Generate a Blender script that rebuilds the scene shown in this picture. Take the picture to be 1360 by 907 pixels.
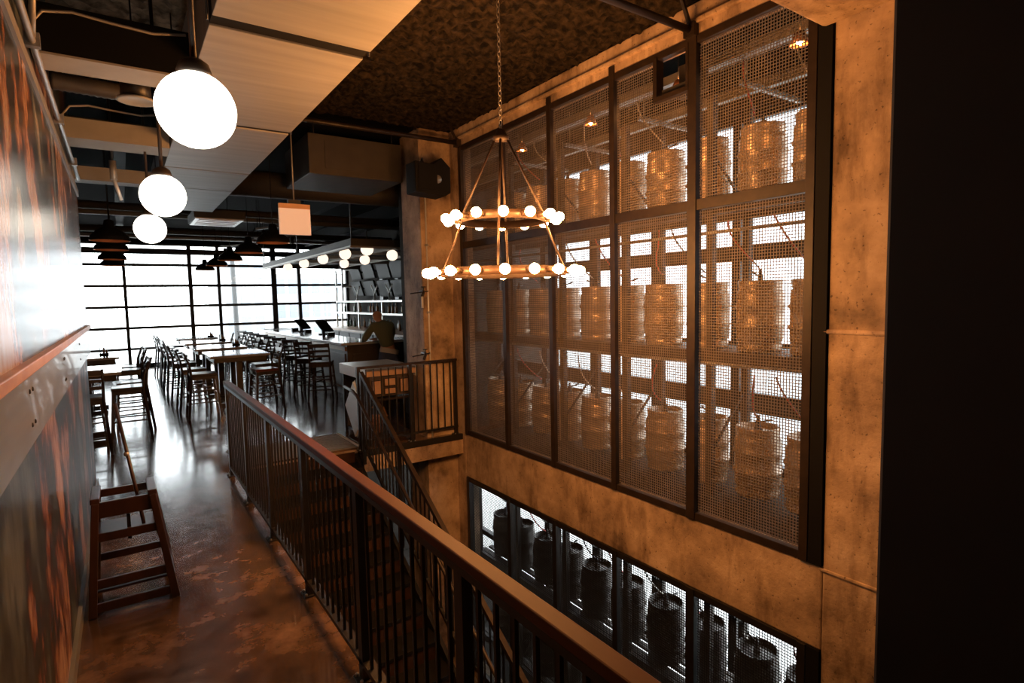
import bpy, bmesh, math, random
from mathutils import Matrix, Vector, Euler
random.seed(7)
for o in list(bpy.data.objects):
    bpy.data.objects.remove(o, do_unlink=True)
SC = bpy.context.scene
COL = SC.collection
PI = math.pi
R_ = math.radians

# ------------------------------------------------------------------ camera
cd = bpy.data.cameras.new('camera')
cam = bpy.data.objects.new('camera', cd)
COL.objects.link(cam)
SC.camera = cam
cd.sensor_fit = 'HORIZONTAL'
cd.sensor_width = 36.0
cd.lens = 36.0 * 755.0 / 1360.0
cd.clip_start = 0.02
cd.clip_end = 400
EYE = 1.9
# viewing directions measured from the vanishing points (camera x right, y down, z forward)
d_depth = Vector((160 - 680, 405 - 453.5, 755)).normalized()
hz = Vector((1, -0.0205, 0))
d_right = (hz - hz.dot(d_depth) * d_depth).normalized()
d_up = d_right.cross(d_depth)
if d_up.y > 0:
    d_up = -d_up
M3 = Matrix((d_right, d_depth, d_up))          # world = M3 @ camera vector
rx, ry, rz_ = M3 @ Vector((1, 0, 0)), M3 @ Vector((0, -1, 0)), M3 @ Vector((0, 0, -1))
cam.matrix_world = Matrix(((rx.x, ry.x, rz_.x, 0), (rx.y, ry.y, rz_.y, 0), (rx.z, ry.z, rz_.z, EYE), (0, 0, 0, 1)))

# ------------------------------------------------------------------ sky, exposure
W = bpy.data.worlds.new('overcast_sky')
SC.world = W
W.use_nodes = True
wb = W.node_tree.nodes['Background']
wb.inputs[0].default_value = (0.93, 0.97, 1.0, 1)
wb.inputs[1].default_value = 8.0
vs = SC.view_settings
vs.view_transform = 'Standard'
vs.look = 'None'
vs.gamma = 1.0
vs.use_curve_mapping = False
vs.exposure = 0.15
BULB = 230.0          # chandelier bulbs
GLOBE = 7.0          # opal globes

# ------------------------------------------------------------------ materials
MATS = {}
def mat(name, col, rough=0.5, metal=0.0, col2=None, scale=6.0, stretch=(1, 1, 1), bump=0.0, bscale=40.0,
        spec=0.5, coat=0.0, lo=0.35, hi=0.65, rough2=None, emit=None, estr=0.0, detail=5.0):
    m = bpy.data.materials.new(name)
    m.use_nodes = True
    nt = m.node_tree
    b = nt.nodes['Principled BSDF']
    b.inputs['Base Color'].default_value = (*col, 1)
    b.inputs['Roughness'].default_value = rough
    b.inputs['Metallic'].default_value = metal
    b.inputs['Specular IOR Level'].default_value = spec
    b.inputs['Coat Weight'].default_value = coat
    if emit:
        b.inputs['Emission Color'].default_value = (*emit, 1)
        b.inputs['Emission Strength'].default_value = estr
    tc = nt.nodes.new('ShaderNodeTexCoord')
    mp = nt.nodes.new('ShaderNodeMapping')
    mp.inputs['Scale'].default_value = stretch
    nt.links.new(tc.outputs['Object'], mp.inputs[0])
    if col2 is not None or rough2 is not None:
        n = nt.nodes.new('ShaderNodeTexNoise')
        n.inputs['Scale'].default_value = scale
        n.inputs['Detail'].default_value = detail
        nt.links.new(mp.outputs[0], n.inputs['Vector'])
        if col2 is not None:
            r = nt.nodes.new('ShaderNodeValToRGB')
            r.color_ramp.elements[0].position = lo
            r.color_ramp.elements[1].position = hi
            r.color_ramp.elements[0].color = (*col, 1)
            r.color_ramp.elements[1].color = (*col2, 1)
            nt.links.new(n.outputs[0], r.inputs[0])
            nt.links.new(r.outputs[0], b.inputs['Base Color'])
        if rough2 is not None:
            mr = nt.nodes.new('ShaderNodeMapRange')
            mr.inputs[1].default_value = 0.3
            mr.inputs[2].default_value = 0.7
            mr.inputs[3].default_value = rough
            mr.inputs[4].default_value = rough2
            nt.links.new(n.outputs[0], mr.inputs[0])
            nt.links.new(mr.outputs[0], b.inputs['Roughness'])
    if bump > 0:
        n2 = nt.nodes.new('ShaderNodeTexNoise')
        n2.inputs['Scale'].default_value = bscale
        n2.inputs['Detail'].default_value = 6
        nt.links.new(mp.outputs[0], n2.inputs['Vector'])
        bp = nt.nodes.new('ShaderNodeBump')
        bp.inputs['Strength'].default_value = bump
        bp.inputs['Distance'].default_value = 0.02
        nt.links.new(n2.outputs[0], bp.inputs['Height'])
        nt.links.new(bp.outputs[0], b.inputs['Normal'])
    MATS[name] = m
    return m

def N(nt, t, **kw):
    n = nt.nodes.new(t)
    for k, v in kw.items():
        if k in n.inputs:
            n.inputs[k].default_value = v
        else:
            setattr(n, k, v)
    return n

def ramp(nt, src, stops):
    r = nt.nodes.new('ShaderNodeValToRGB')
    els = r.color_ramp.elements
    while len(els) < len(stops):
        els.new(0.5)
    for e, (p, c) in zip(els, stops):
        e.position = p
        e.color = (*c, 1)
    nt.links.new(src, r.inputs[0])
    return r.outputs[0]

def mixc(nt, fac, a, b, mode='MIX'):
    n = nt.nodes.new('ShaderNodeMix')
    n.data_type = 'RGBA'
    n.blend_type = mode
    for sock, v in ((n.inputs[0], fac), (n.inputs[6], a), (n.inputs[7], b)):
        if isinstance(v, (int, float)):
            sock.default_value = v
        elif isinstance(v, tuple):
            sock.default_value = (*v, 1)
        else:
            nt.links.new(v, sock)
    return n.outputs[2]

def noise(nt, vec, scale, detail=5, rough=0.55):
    n = N(nt, 'ShaderNodeTexNoise', Scale=scale, Detail=detail, Roughness=rough)
    nt.links.new(vec, n.inputs['Vector'])
    return n.outputs[0]

def mapped(nt, s):
    tc = nt.nodes.new('ShaderNodeTexCoord')
    mp = N(nt, 'ShaderNodeMapping')
    mp.inputs['Scale'].default_value = s
    nt.links.new(tc.outputs['Object'], mp.inputs[0])
    return mp.outputs[0]

def base_mat(name):
    m = bpy.data.materials.new(name)
    m.use_nodes = True
    MATS[name] = m
    return m, m.node_tree, m.node_tree.nodes['Principled BSDF']

def bump_to(nt, b, src, strength, dist=0.01):
    bp = N(nt, 'ShaderNodeBump', Strength=strength, Distance=dist)
    nt.links.new(src, bp.inputs['Height'])
    nt.links.new(bp.outputs[0], b.inputs['Normal'])

# polished, acid-stained concrete floor
m, nt, b = base_mat('stained_floor')
v = mapped(nt, (1, 1, 1))
n1 = noise(nt, v, 1.3, 5, 0.5)
n2 = noise(nt, v, 7.0, 7, 0.65)
c1 = ramp(nt, n1, [(0.30, (0.026, 0.019, 0.014)), (0.45, (0.085, 0.052, 0.033)), (0.58, (0.17, 0.108, 0.072)), (0.76, (0.06, 0.047, 0.037))])
c2 = ramp(nt, n2, [(0.35, (0.45, 0.42, 0.4)), (0.65, (1.25, 1.15, 1.05))])
nt.links.new(mixc(nt, 1.0, c1, c2, 'MULTIPLY'), b.inputs['Base Color'])
mr = N(nt, 'ShaderNodeMapRange')
for i, q in ((1, 0.3), (2, 0.7), (3, 0.13), (4, 0.25)):
    mr.inputs[i].default_value = q
nt.links.new(n2, mr.inputs[0])
nt.links.new(mr.outputs[0], b.inputs['Roughness'])
b.inputs['Specular IOR Level'].default_value = 0.9
b.inputs['Coat Weight'].default_value = 0.5
b.inputs['Coat Roughness'].default_value = 0.12

# cast concrete of the stairwell wall
m, nt, b = base_mat('cast_concrete')
v = mapped(nt, (1, 1, 1))
n1 = noise(nt, v, 2.2, 7, 0.62)
n2 = noise(nt, v, 38, 4, 0.6)
vs_ = mapped(nt, (1, 1.6, 0.45))
n3 = noise(nt, vs_, 3.0, 6, 0.65)
c1 = ramp(nt, n1, [(0.28, (0.10, 0.065, 0.04)), (0.42, (0.32, 0.22, 0.14)), (0.55, (0.48, 0.34, 0.22)), (0.72, (0.66, 0.50, 0.35))])
c2 = ramp(nt, n3, [(0.30, (0.42, 0.37, 0.32)), (0.50, (1, 1, 1))])
cm = mixc(nt, 1.0, c1, c2, 'MULTIPLY')
c3 = ramp(nt, n2, [(0.30, (0.18, 0.15, 0.12)), (0.38, (1, 1, 1))])
cm = mixc(nt, 0.8, cm, c3, 'MULTIPLY')
nt.links.new(cm, b.inputs['Base Color'])
b.inputs['Roughness'].default_value = 0.75
bump_to(nt, b, n2, 0.35, 0.01)

# weathered mural on the corridor wall: vertical runs of paint
def mural(name, stops, gloss, seed):
    m, nt, b = base_mat(name)
    va = mapped(nt, (1, 1.0, 0.55))
    vb = mapped(nt, (1, 7.0, 1.3))
    vc = mapped(nt, (1, 1.5, 1.2))
    na = N(nt, 'ShaderNodeTexNoise', Scale=2.0, Detail=4.0, Roughness=0.55)
    na.noise_dimensions = '4D'
    na.inputs['W'].default_value = seed
    nt.links.new(va, na.inputs['Vector'])
    nb = noise(nt, vb, 3.0, 8, 0.72)
    nc = noise(nt, vc, 9.0, 6, 0.7)
    def madd(x, k, add):
        q = N(nt, 'ShaderNodeMath', operation='MULTIPLY_ADD')
        nt.links.new(x, q.inputs[0])
        q.inputs[1].default_value = k
        if isinstance(add, float):
            q.inputs[2].default_value = add
        else:
            nt.links.new(add, q.inputs[2])
        return q.outputs[0]
    t = madd(na.outputs[0], 1.5, -0.25)
    t = madd(nb, 0.42, madd(t, 1.0, -0.21))
    t = madd(nc, 0.2, madd(t, 1.0, -0.1))
    nt.links.new(ramp(nt, t, stops), b.inputs['Base Color'])
    b.inputs['Roughness'].default_value = gloss
    b.inputs['Specular IOR Level'].default_value = 0.35
    bump_to(nt, b, nb, 0.06, 0.01)
mural('mural_lower', [(0.24, (0.36, 0.26, 0.20)), (0.36, (0.27, 0.15, 0.10)), (0.42, (0.11, 0.036, 0.020)), (0.46, (0.012, 0.011, 0.010)), (0.54, (0.022, 0.026, 0.024)), (0.61, (0.05, 0.057, 0.052)), (0.70, (0.10, 0.105, 0.09)), (0.80, (0.02, 0.02, 0.018))], 0.36, 3.3)
mural('mural_upper', [(0.22, (0.40, 0.30, 0.22)), (0.36, (0.36, 0.22, 0.13)), (0.43, (0.30, 0.11, 0.04)), (0.48, (0.02, 0.014, 0.010)), (0.56, (0.014, 0.015, 0.013)), (0.61, (0.06, 0.065, 0.055)), (0.68, (0.25, 0.22, 0.17)), (0.78, (0.30, 0.12, 0.05))], 0.27, 1.2)

mat('black_paint', (0.005, 0.0045, 0.004), 0.7, spec=0.15)
mat('ceiling_black', (0.006, 0.005, 0.0045), 0.95, spec=0.05)
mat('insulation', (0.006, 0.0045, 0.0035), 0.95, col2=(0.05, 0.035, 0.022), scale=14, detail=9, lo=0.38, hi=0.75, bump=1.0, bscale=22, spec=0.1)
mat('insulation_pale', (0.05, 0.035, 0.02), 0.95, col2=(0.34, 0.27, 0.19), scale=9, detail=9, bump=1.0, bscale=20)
mat('duct_metal', (0.21, 0.20, 0.18), 0.5, 0.1, col2=(0.265, 0.25, 0.225), scale=2.0, stretch=(0.4, 6, 1))
mat('beam_paint', (0.27, 0.245, 0.20), 0.6, col2=(0.33, 0.30, 0.25), scale=4)
mat('brown_beam', (0.14, 0.10, 0.075), 0.6, col2=(0.10, 0.07, 0.05), scale=4)
mat('dark_steel', (0.012, 0.011, 0.010), 0.42, 0.2, col2=(0.02, 0.017, 0.014), scale=9)
mat('brown_steel', (0.019, 0.0125, 0.0085), 0.45, 0.2, col2=(0.032, 0.020, 0.013), scale=12, spec=0.4)
mat('rail_wood', (0.060, 0.018, 0.006), 0.55, col2=(0.095, 0.031, 0.010), scale=9, stretch=(1, 0.12, 1), spec=0.12)
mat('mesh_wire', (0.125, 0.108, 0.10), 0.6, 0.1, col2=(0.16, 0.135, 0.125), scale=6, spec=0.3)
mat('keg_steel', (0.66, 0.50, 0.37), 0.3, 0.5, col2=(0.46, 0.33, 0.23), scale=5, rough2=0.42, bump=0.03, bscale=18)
mat('keg_dark', (0.022, 0.017, 0.013), 0.4, 0.3, col2=(0.035, 0.026, 0.02), scale=5)  # keg steel darkened to paint in the dimness behind the lower mesh
mat('mesh_wire_black', (0.012, 0.011, 0.010), 0.6, col2=(0.018, 0.016, 0.014), scale=6, spec=0.2)  # near-black colour stands in for shade on the lower wires
mat('keg_rubber', (0.03, 0.028, 0.026), 0.6)
mat('rack_steel', (0.05, 0.04, 0.033), 0.55, 0.3, col2=(0.035, 0.028, 0.022), scale=8)
mat('hose_red', (0.45, 0.06, 0.04), 0.4)
mat('hose_black', (0.02, 0.02, 0.02), 0.4)
mat('hose_clear', (0.55, 0.5, 0.42), 0.35)
mat('window_steel', (0.022, 0.021, 0.020), 0.5, 0.3)
mat('dark_wood', (0.016, 0.009, 0.006), 0.4, col2=(0.03, 0.016, 0.010), scale=7, stretch=(2, 2, 0.25), coat=0.2)
mat('high_chair_wood', (0.018, 0.007, 0.005), 0.4, col2=(0.038, 0.014, 0.008), scale=7, stretch=(2, 2, 0.3), coat=0.2)
mat('seat_leather', (0.10, 0.018, 0.014), 0.35)
mat('table_lacquer', (0.30, 0.27, 0.24), 0.13, col2=(0.38, 0.34, 0.30), scale=5, stretch=(1, 0.2, 1), coat=1.0, spec=0.8)
mat('bar_stone', (0.42, 0.40, 0.38), 0.12, col2=(0.55, 0.53, 0.50), scale=6, coat=0.6)
mat('bar_front', (0.05, 0.035, 0.025), 0.5, col2=(0.08, 0.055, 0.04), scale=4, stretch=(1, 1, 0.2))
mat('back_bar_wood', (0.22, 0.12, 0.06), 0.45, col2=(0.30, 0.17, 0.09), scale=6)
mat('white_panel', (0.75, 0.74, 0.71), 0.35)
mat('grey_metal', (0.42, 0.41, 0.39), 0.32, 0.7, col2=(0.34, 0.33, 0.31), scale=5)
mat('white_metal', (0.72, 0.71, 0.69), 0.3, 0.3)
mat('tv_glass', (0.008, 0.009, 0.011), 0.45, spec=0.08)
mat('copper_inside', (0.75, 0.33, 0.16), 0.35, 0.8)
mat('sign_face', (0.80, 0.64, 0.52), 0.5, emit=(1, 0.62, 0.42), estr=0.28)
mat('sign_band', (0.55, 0.26, 0.10), 0.5, emit=(1, 0.35, 0.1), estr=0.08)
mat('chandelier_iron', (0.028, 0.016, 0.011), 0.5, 0.3, col2=(0.04, 0.022, 0.014), scale=10)
mat('bulb_glow', (1, 0.8, 0.6), 0.4, emit=(1.0, 0.41, 0.115), estr=BULB)
mat('opal_glow', (0.9, 0.88, 0.82), 0.3, emit=(1.0, 0.93, 0.80), estr=GLOBE)
mat('opal_glow_warm', (0.9, 0.85, 0.78), 0.3, emit=(1.0, 0.80, 0.62), estr=1.25)
mat('pendant_glow', (1, 0.8, 0.6), 0.4, emit=(1.0, 0.55, 0.25), estr=14.0)
mat('pipe_grey', (0.30, 0.27, 0.23), 0.45, 0.4)
mat('dull_duct', (0.045, 0.038, 0.031), 0.6, 0.2, col2=(0.06, 0.05, 0.04), scale=5)
mat('board_grey', (0.13, 0.135, 0.13), 0.34, col2=(0.19, 0.19, 0.18), scale=5, stretch=(1, 0.25, 3), coat=0.2)
mat('ledge_wood', (0.40, 0.19, 0.08), 0.45, col2=(0.52, 0.27, 0.12), scale=14, stretch=(1, 0.3, 1))
mat('stair_tread', (0.006, 0.005, 0.004), 0.7, col2=(0.010, 0.008, 0.006), scale=9, spec=0.2)
mat('stair_riser', (0.040, 0.018, 0.010), 0.7, col2=(0.06, 0.028, 0.015), scale=9, spec=0.2)
mat('near_column', (0.012, 0.009, 0.006), 0.7, col2=(0.02, 0.014, 0.009), scale=3)
mat('mat_grey', (0.18, 0.18, 0.18), 0.5)
mat('wicker', (0.30, 0.16, 0.08), 0.7, col2=(0.14, 0.07, 0.03), scale=30)
mat('print_tan', (0.42, 0.25, 0.15), 0.5, col2=(0.50, 0.33, 0.21), scale=9)
mat('skin', (0.55, 0.30, 0.20), 0.5)
mat('sweater', (0.16, 0.18, 0.11), 0.85, bump=0.3, bscale=120)
mat('jeans', (0.06, 0.08, 0.15), 0.85, bump=0.2, bscale=150)
mat('shirt', (0.62, 0.58, 0.52), 0.8)
mat('shoe', (0.03, 0.02, 0.016), 0.5)
mat('glass_green', (0.03, 0.07, 0.03), 0.15)
mat('glass_amber', (0.22, 0.08, 0.02), 0.15)
mat('glass_pale', (0.45, 0.45, 0.42), 0.12)
mat('street', (0.45, 0.45, 0.44), 0.9, col2=(0.55, 0.55, 0.54), scale=0.5)
mat('facade_pale', (0.32, 0.32, 0.32), 0.8, col2=(0.36, 0.36, 0.36), scale=0.7)
mat('facade_glass', (0.17, 0.19, 0.22), 0.4)
mat('post_dark', (0.06, 0.06, 0.06), 0.7)
mat('wall_dark', (0.016, 0.013, 0.010), 0.85, col2=(0.026, 0.02, 0.016), scale=3, spec=0.2)
mat('wall_room', (0.04, 0.034, 0.028), 0.85, col2=(0.055, 0.046, 0.037), scale=3, spec=0.2)
# thin window pane: lets the sky through and mirrors a little
m = bpy.data.materials.new('pane')
m.use_nodes = True
nt = m.node_tree
nt.nodes.remove(nt.nodes['Principled BSDF'])
tr = nt.nodes.new('ShaderNodeBsdfTransparent')
tr.inputs[0].default_value = (0.95, 0.97, 0.97, 1)
gl = nt.nodes.new('ShaderNodeBsdfGlossy')
gl.inputs['Roughness'].default_value = 0.02
mx = nt.nodes.new('ShaderNodeMixShader')
mx.inputs[0].default_value = 0.06
nt.links.new(tr.outputs[0], mx.inputs[1])
nt.links.new(gl.outputs[0], mx.inputs[2])
nt.links.new(mx.outputs[0], nt.nodes['Material Output'].inputs[0])
MATS['pane'] = m
m = m.copy()
m.name = 'tinted_pane'
[q for q in m.node_tree.nodes if q.type == 'BSDF_TRANSPARENT'][0].inputs[0].default_value = (0.66, 0.69, 0.70, 1)
MATS['tinted_pane'] = m

# ------------------------------------------------------------------ mesh helpers
class MB:
    def __init__(self):
        self.v, self.f, self.s = [], [], []
    def add(self, vs, fs, smooth=False):
        o = len(self.v)
        self.v += [tuple(p) for p in vs]
        self.f += [tuple(i + o for i in f) for f in fs]
        self.s += [smooth] * len(fs)
        return self
    def box(self, x0, x1, y0, y1, z0, z1):
        return self.add([(x0, y0, z0), (x1, y0, z0), (x1, y1, z0), (x0, y1, z0), (x0, y0, z1), (x1, y0, z1), (x1, y1, z1), (x0, y1, z1)],
                        [(0, 3, 2, 1), (4, 5, 6, 7), (0, 1, 5, 4), (1, 2, 6, 5), (2, 3, 7, 6), (3, 0, 4, 7)])
    def bar(self, a, b, w, h, up=(0, 0, 1), w2=None, h2=None):
        a, b = Vector(a), Vector(b)
        d = (b - a).normalized()
        u = Vector(up)
        if abs(d.dot(u)) > 0.98:
            u = Vector((0, 1, 0))
        s = d.cross(u).normalized()
        u = s.cross(d)
        w2 = w if w2 is None else w2
        h2 = h if h2 is None else h2
        vs = []
        for p, ww, hh in ((a, w, h), (b, w2, h2)):
            for i, j in ((-1, -1), (1, -1), (1, 1), (-1, 1)):
                vs.append(p + s * (i * ww / 2) + u * (j * hh / 2))
        return self.add(vs, [(0, 1, 2, 3), (7, 6, 5, 4), (0, 4, 5, 1), (1, 5, 6, 2), (2, 6, 7, 3), (3, 7, 4, 0)])
    def tube(self, pts, r, n=8, closed=False, cap=True):
        pts = [Vector(p) for p in pts]
        k = len(pts)
        rs = r if isinstance(r, (list, tuple)) else [r] * k
        rings = []
        prev = None
        for i, p in enumerate(pts):
            if closed:
                d = pts[(i + 1) % k] - pts[i - 1]
            else:
                d = pts[min(i + 1, k - 1)] - pts[max(i - 1, 0)]
            d.normalize()
            if prev is None:
                u = Vector((0, 0, 1)) if abs(d.z) < 0.9 else Vector((1, 0, 0))
            else:
                u = prev
            s = d.cross(u).normalized()
            u = s.cross(d).normalized()
            prev = u
            rings.append([p + (s * math.cos(2 * PI * j / n) + u * math.sin(2 * PI * j / n)) * rs[i] for j in range(n)])
        vs = [q for rg in rings for q in rg]
        fs = []
        m_ = k if closed else k - 1
        for i in range(m_):
            a, b = i * n, ((i + 1) % k) * n
            for j in range(n):
                fs.append((a + j, a + (j + 1) % n, b + (j + 1) % n, b + j))
        self.add(vs, fs, True)
        if cap and not closed:
            o = len(self.v) - len(vs)
            self.f += [tuple(o + j for j in range(n)), tuple(o + (k - 1) * n + j for j in reversed(range(n)))]
            self.s += [False, False]
        return self
    def lathe(self, prof, n=20, c=(0, 0, 0), axis=None, cap=True):
        c = Vector(c)
        q = Vector((0, 0, 1)).rotation_difference(Vector(axis)) if axis else None
        vs, fs = [], []
        for r, z in prof:
            for j in range(n):
                p = Vector((r * math.cos(2 * PI * j / n), r * math.sin(2 * PI * j / n), z))
                if q:
                    p = q @ p
                vs.append(c + p)
        for i in range(len(prof) - 1):
            for j in range(n):
                fs.append((i * n + j, i * n + (j + 1) % n, (i + 1) * n + (j + 1) % n, (i + 1) * n + j))
        self.add(vs, fs, True)
        if cap:
            o = len(self.v) - len(vs)
            if prof[0][0] > 1e-4:
                self.f.append(tuple(o + j for j in reversed(range(n)))); self.s.append(False)
            if prof[-1][0] > 1e-4:
                self.f.append(tuple(o + (len(prof) - 1) * n + j for j in range(n))); self.s.append(False)
        return self
    def sphere(self, c, r, n=16, m_=10, sc=(1, 1, 1)):
        vs, fs = [], []
        c = Vector(c)
        for i in range(m_ + 1):
            t = PI * i / m_
            for j in range(n):
                a = 2 * PI * j / n
                vs.append(c + Vector((r * sc[0] * math.sin(t) * math.cos(a), r * sc[1] * math.sin(t) * math.sin(a), -r * sc[2] * math.cos(t))))
        for i in range(m_):
            for j in range(n):
                fs.append((i * n + j, i * n + (j + 1) % n, (i + 1) * n + (j + 1) % n, (i + 1) * n + j))
        return self.add(vs, fs, True)
    def prism(self, poly, x0, x1, axis='x'):
        k = len(poly)
        def P(a, q):
            return (a, q[0], q[1]) if axis == 'x' else ((q[0], a, q[1]) if axis == 'y' else (q[0], q[1], a))
        vs = [P(x0, q) for q in poly] + [P(x1, q) for q in poly]
        fs = [tuple(range(k - 1, -1, -1)), tuple(range(k, 2 * k))] + [(i, (i + 1) % k, k + (i + 1) % k, k + i) for i in range(k)]
        return self.add(vs, fs)
    def mesh(self, name):
        me = bpy.data.meshes.new(name)
        me.from_pydata(self.v, [], self.f)
        bm = bmesh.new()
        bm.from_mesh(me)
        bmesh.ops.remove_doubles(bm, verts=bm.verts, dist=1e-6)
        bmesh.ops.recalc_face_normals(bm, faces=bm.faces)
        bm.to_mesh(me)
        bm.free()
        return me
    def build(self, name, mt, parent=None, bevel=0.0, loc=None):
        me = bpy.data.meshes.new(name)
        me.from_pydata(self.v, [], self.f)
        for p, s in zip(me.polygons, self.s):
            p.use_smooth = s
        bm = bmesh.new()
        bm.from_mesh(me)
        bmesh.ops.recalc_face_normals(bm, faces=bm.faces)
        bm.to_mesh(me)
        bm.free()
        me.materials.append(MATS[mt])
        o = bpy.data.objects.new(name, me)
        COL.objects.link(o)
        if parent:
            o.parent = parent
        if loc:
            o.location = loc
        if bevel > 0:
            md = o.modifiers.new('bevel', 'BEVEL')
            md.width = bevel
            md.segments = 2
            md.limit_method = 'ANGLE'
        return o

def tag(o, label, cat, group=None):
    o['label'] = label
    o['category'] = cat
    if group:
        o['group'] = group
    return o
def thing(name, label, cat, loc=(0, 0, 0), rz=0, group=None):
    o = bpy.data.objects.new(name, None)
    o.empty_display_size = 0.1
    COL.objects.link(o)
    o.location = loc
    o.rotation_euler = (0, 0, rz)
    return tag(o, label, cat, group)
def struct(o):
    o['kind'] = 'structure'
    return o
def sroot(name, loc=(0, 0, 0)):
    o = bpy.data.objects.new(name, None)
    o.empty_display_size = 0.1
    COL.objects.link(o)
    o.location = loc
    return struct(o)
KIDS = {}
def kids(o):
    return [c for c in COL.objects if c.parent == o]
def copy_tree(o, parent=None):
    c = o.copy()
    COL.objects.link(c)
    c.parent = parent
    for ch in list(o.children):
        copy_tree(ch, c)
    return c
def dup(root, loc, rz=None, label=None, group=None):
    c = copy_tree(root)
    c.location = loc
    if rz is not None:
        c.rotation_euler = (0, 0, rz)
    if label:
        c['label'] = label
    if group:
        c['group'] = group
    return c
def inst(src, loc, parent=None, rot=None):
    c = src.copy()
    COL.objects.link(c)
    c.location = loc
    if rot:
        c.rotation_euler = rot
    if parent is not None:
        c.parent = parent
    return c

# ------------------------------------------------------------------ room shell
CEIL = 4.15
LOW = -3.9
f = MB().box(-0.45, 0.97, -1.6, 7.1, -0.25, 0).box(-4.2, 6.9, 7.1, 20.6, -0.25, 0).box(2.42, 3.82, 6.86, 7.1, -0.25, 0)
struct(f.build('floor', 'stained_floor'))
struct(MB().box(2.40, 3.82, 6.835, 6.86, -0.26, -0.06).box(0.97, 2.40, 7.075, 7.1, -0.25, -0.02).build('trim_1', 'cast_concrete'))
struct(MB().box(2.40, 3.82, 6.83, 6.86, -0.06, 0.02).build('trim_2', 'dark_steel'))
struct(MB().box(0.955, 0.985, -1.6, 7.1, -0.26, 0.015).build('trim_3', 'brown_steel'))
struct(MB().box(-0.45, 5.9, -1.6, 12.0, LOW - 0.1, LOW).build('floor_lower', 'wall_dark'))
# ceiling: black deck over the room, lumpy spray-on insulation over stairwell and corridor
struct(MB().box(-4.3, 6.9, 7.05, 20.7, CEIL, CEIL + 0.12).build('ceiling', 'ceiling_black'))
def lumpy(x0, x1, y0, y1, z, amp, st):
    mb = MB()
    nx, ny = int((x1 - x0) / st), int((y1 - y0) / st)
    vs = []
    for j in range(ny + 1):
        for i in range(nx + 1):
            vs.append((x0 + (x1 - x0) * i / nx, y0 + (y1 - y0) * j / ny, z - random.random() ** 1.5 * amp))
    fs = [(j * (nx + 1) + i, j * (nx + 1) + i + 1, (j + 1) * (nx + 1) + i + 1, (j + 1) * (nx + 1) + i) for j in range(ny) for i in range(nx)]
    mb.add(vs, fs, True)
    mb.box(x0, x1, y0, y1, z + 0.02, z + 0.12)
    return mb
struct(lumpy(0.95, 3.84, -1.6, 7.05, CEIL + 0.02, 0.05, 0.045).build('ceiling_stairwell', 'insulation'))
struct(lumpy(-0.45, 0.95, -1.6, 7.05, CEIL + 0.02, 0.05, 0.045).build('ceiling_corridor', 'insulation_pale'))

# corridor wall with mural, chair-rail board and ledge
wl = struct(MB().box(-0.45, -0.32, -1.6, 7.3, -0.25, CEIL).build('wall_left', 'mural_lower'))
MB().box(-0.325, -0.295, -1.6, 7.28, 1.70, 3.0).build('mural_panel', 'mural_upper', wl)
bd = MB().box(-0.325, -0.285, -1.6, 7.34, 1.41, 1.665).build('chair_rail_board', 'board_grey', wl, bevel=0.004)
MB().box(-0.325, -0.265, -1.6, 7.28, 1.665, 1.705).build('ledge', 'ledge_wood', wl, bevel=0.004)
sc0 = None
for y in (2.62, 2.7, 4.1, 4.15, 5.6):
    for z in (1.48, 1.6):
        if sc0 is None:
            sc0 = MB().lathe([(0.009, 0), (0.007, 0.004), (0.0, 0.005)], 10, axis=(1, 0, 0)).build('screw', 'dark_steel', bd)
            sc0.location = (-0.285, y, z)
        else:
            inst(sc0, (-0.285, y, z), bd)
struct(MB().box(-0.325, -0.28, -1.6, 7.3, 3.0, 3.06).build('trim_4', 'pipe_grey'))
struct(MB().box(-0.325, -0.30, -1.6, 7.3, 0, 0.09).build('baseboard_left', 'board_grey'))
struct(MB().box(-4.2, -0.45, 7.17, 7.3, -0.25, CEIL).build('wall_left_return', 'wall_room'))
struct(MB().box(-4.33, -4.2, 7.17, 20.6, -0.25, CEIL).build('wall_far_left', 'wall_room'))
struct(MB().box(-0.45, 5.9, -1.73, -1.6, LOW, CEIL).build('wall_near', 'wall_dark'))
struct(MB().box(1.70, 2.7, 0.10, 0.70, LOW, CEIL).build('wall_near_column', 'near_column', bevel=0.01))
struct(MB().box(0.80, 0.96, -1.6, 12.0, LOW, -0.25).build('wall_stairwell', 'wall_dark'))
struct(MB().box(0.9, 5.9, 12.0, 12.12, LOW, -0.25).build('wall_lower_far', 'wall_dark'))

# concrete stairwell wall with its two screened openings
XW = 3.82
cw = MB()
cw.box(XW, 4.02, -1.6, 1.90, LOW, CEIL)            # near pier
cw.box(XW, 4.02, 1.90, 6.76, -0.57, 0.03)          # band between the openings
cw.box(XW - 0.0, 4.02, 1.90, 6.76, 3.90, CEIL)     # head beam
cw.box(XW, 4.02, 1.90, 6.76, LOW, -3.35)
cw.box(XW, 4.02, 6.76, 7.02, LOW, CEIL)
struct(cw.build('wall_right', 'cast_concrete', bevel=0.012))
struct(MB().box(XW - 0.035, XW + 0.05, 1.2, 6.98, 3.98, 4.02).build('trim_5', 'cast_concrete', bevel=0.01))
struct(MB().box(3.36, 4.05, 7.0, 7.6, LOW, CEIL).build('wall_pier', 'cast_concrete', bevel=0.012))
struct(MB().box(1.9, XW, 1.1, 1.97, 3.57, CEIL).build('ceiling_beam', 'cast_concrete', bevel=0.03))
struct(MB().box(XW - 0.012, XW + 0.02, 0.7, 1.92, 0.0, 0.022).build('trim_6', 'cast_concrete', bevel=0.006))
struct(MB().lathe([(0.016, 0), (0.016, 1.2)], 8, (XW, 0.72, 1.63), axis=(0, 1, 0)).build('trim_7', 'cast_concrete'))
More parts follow.
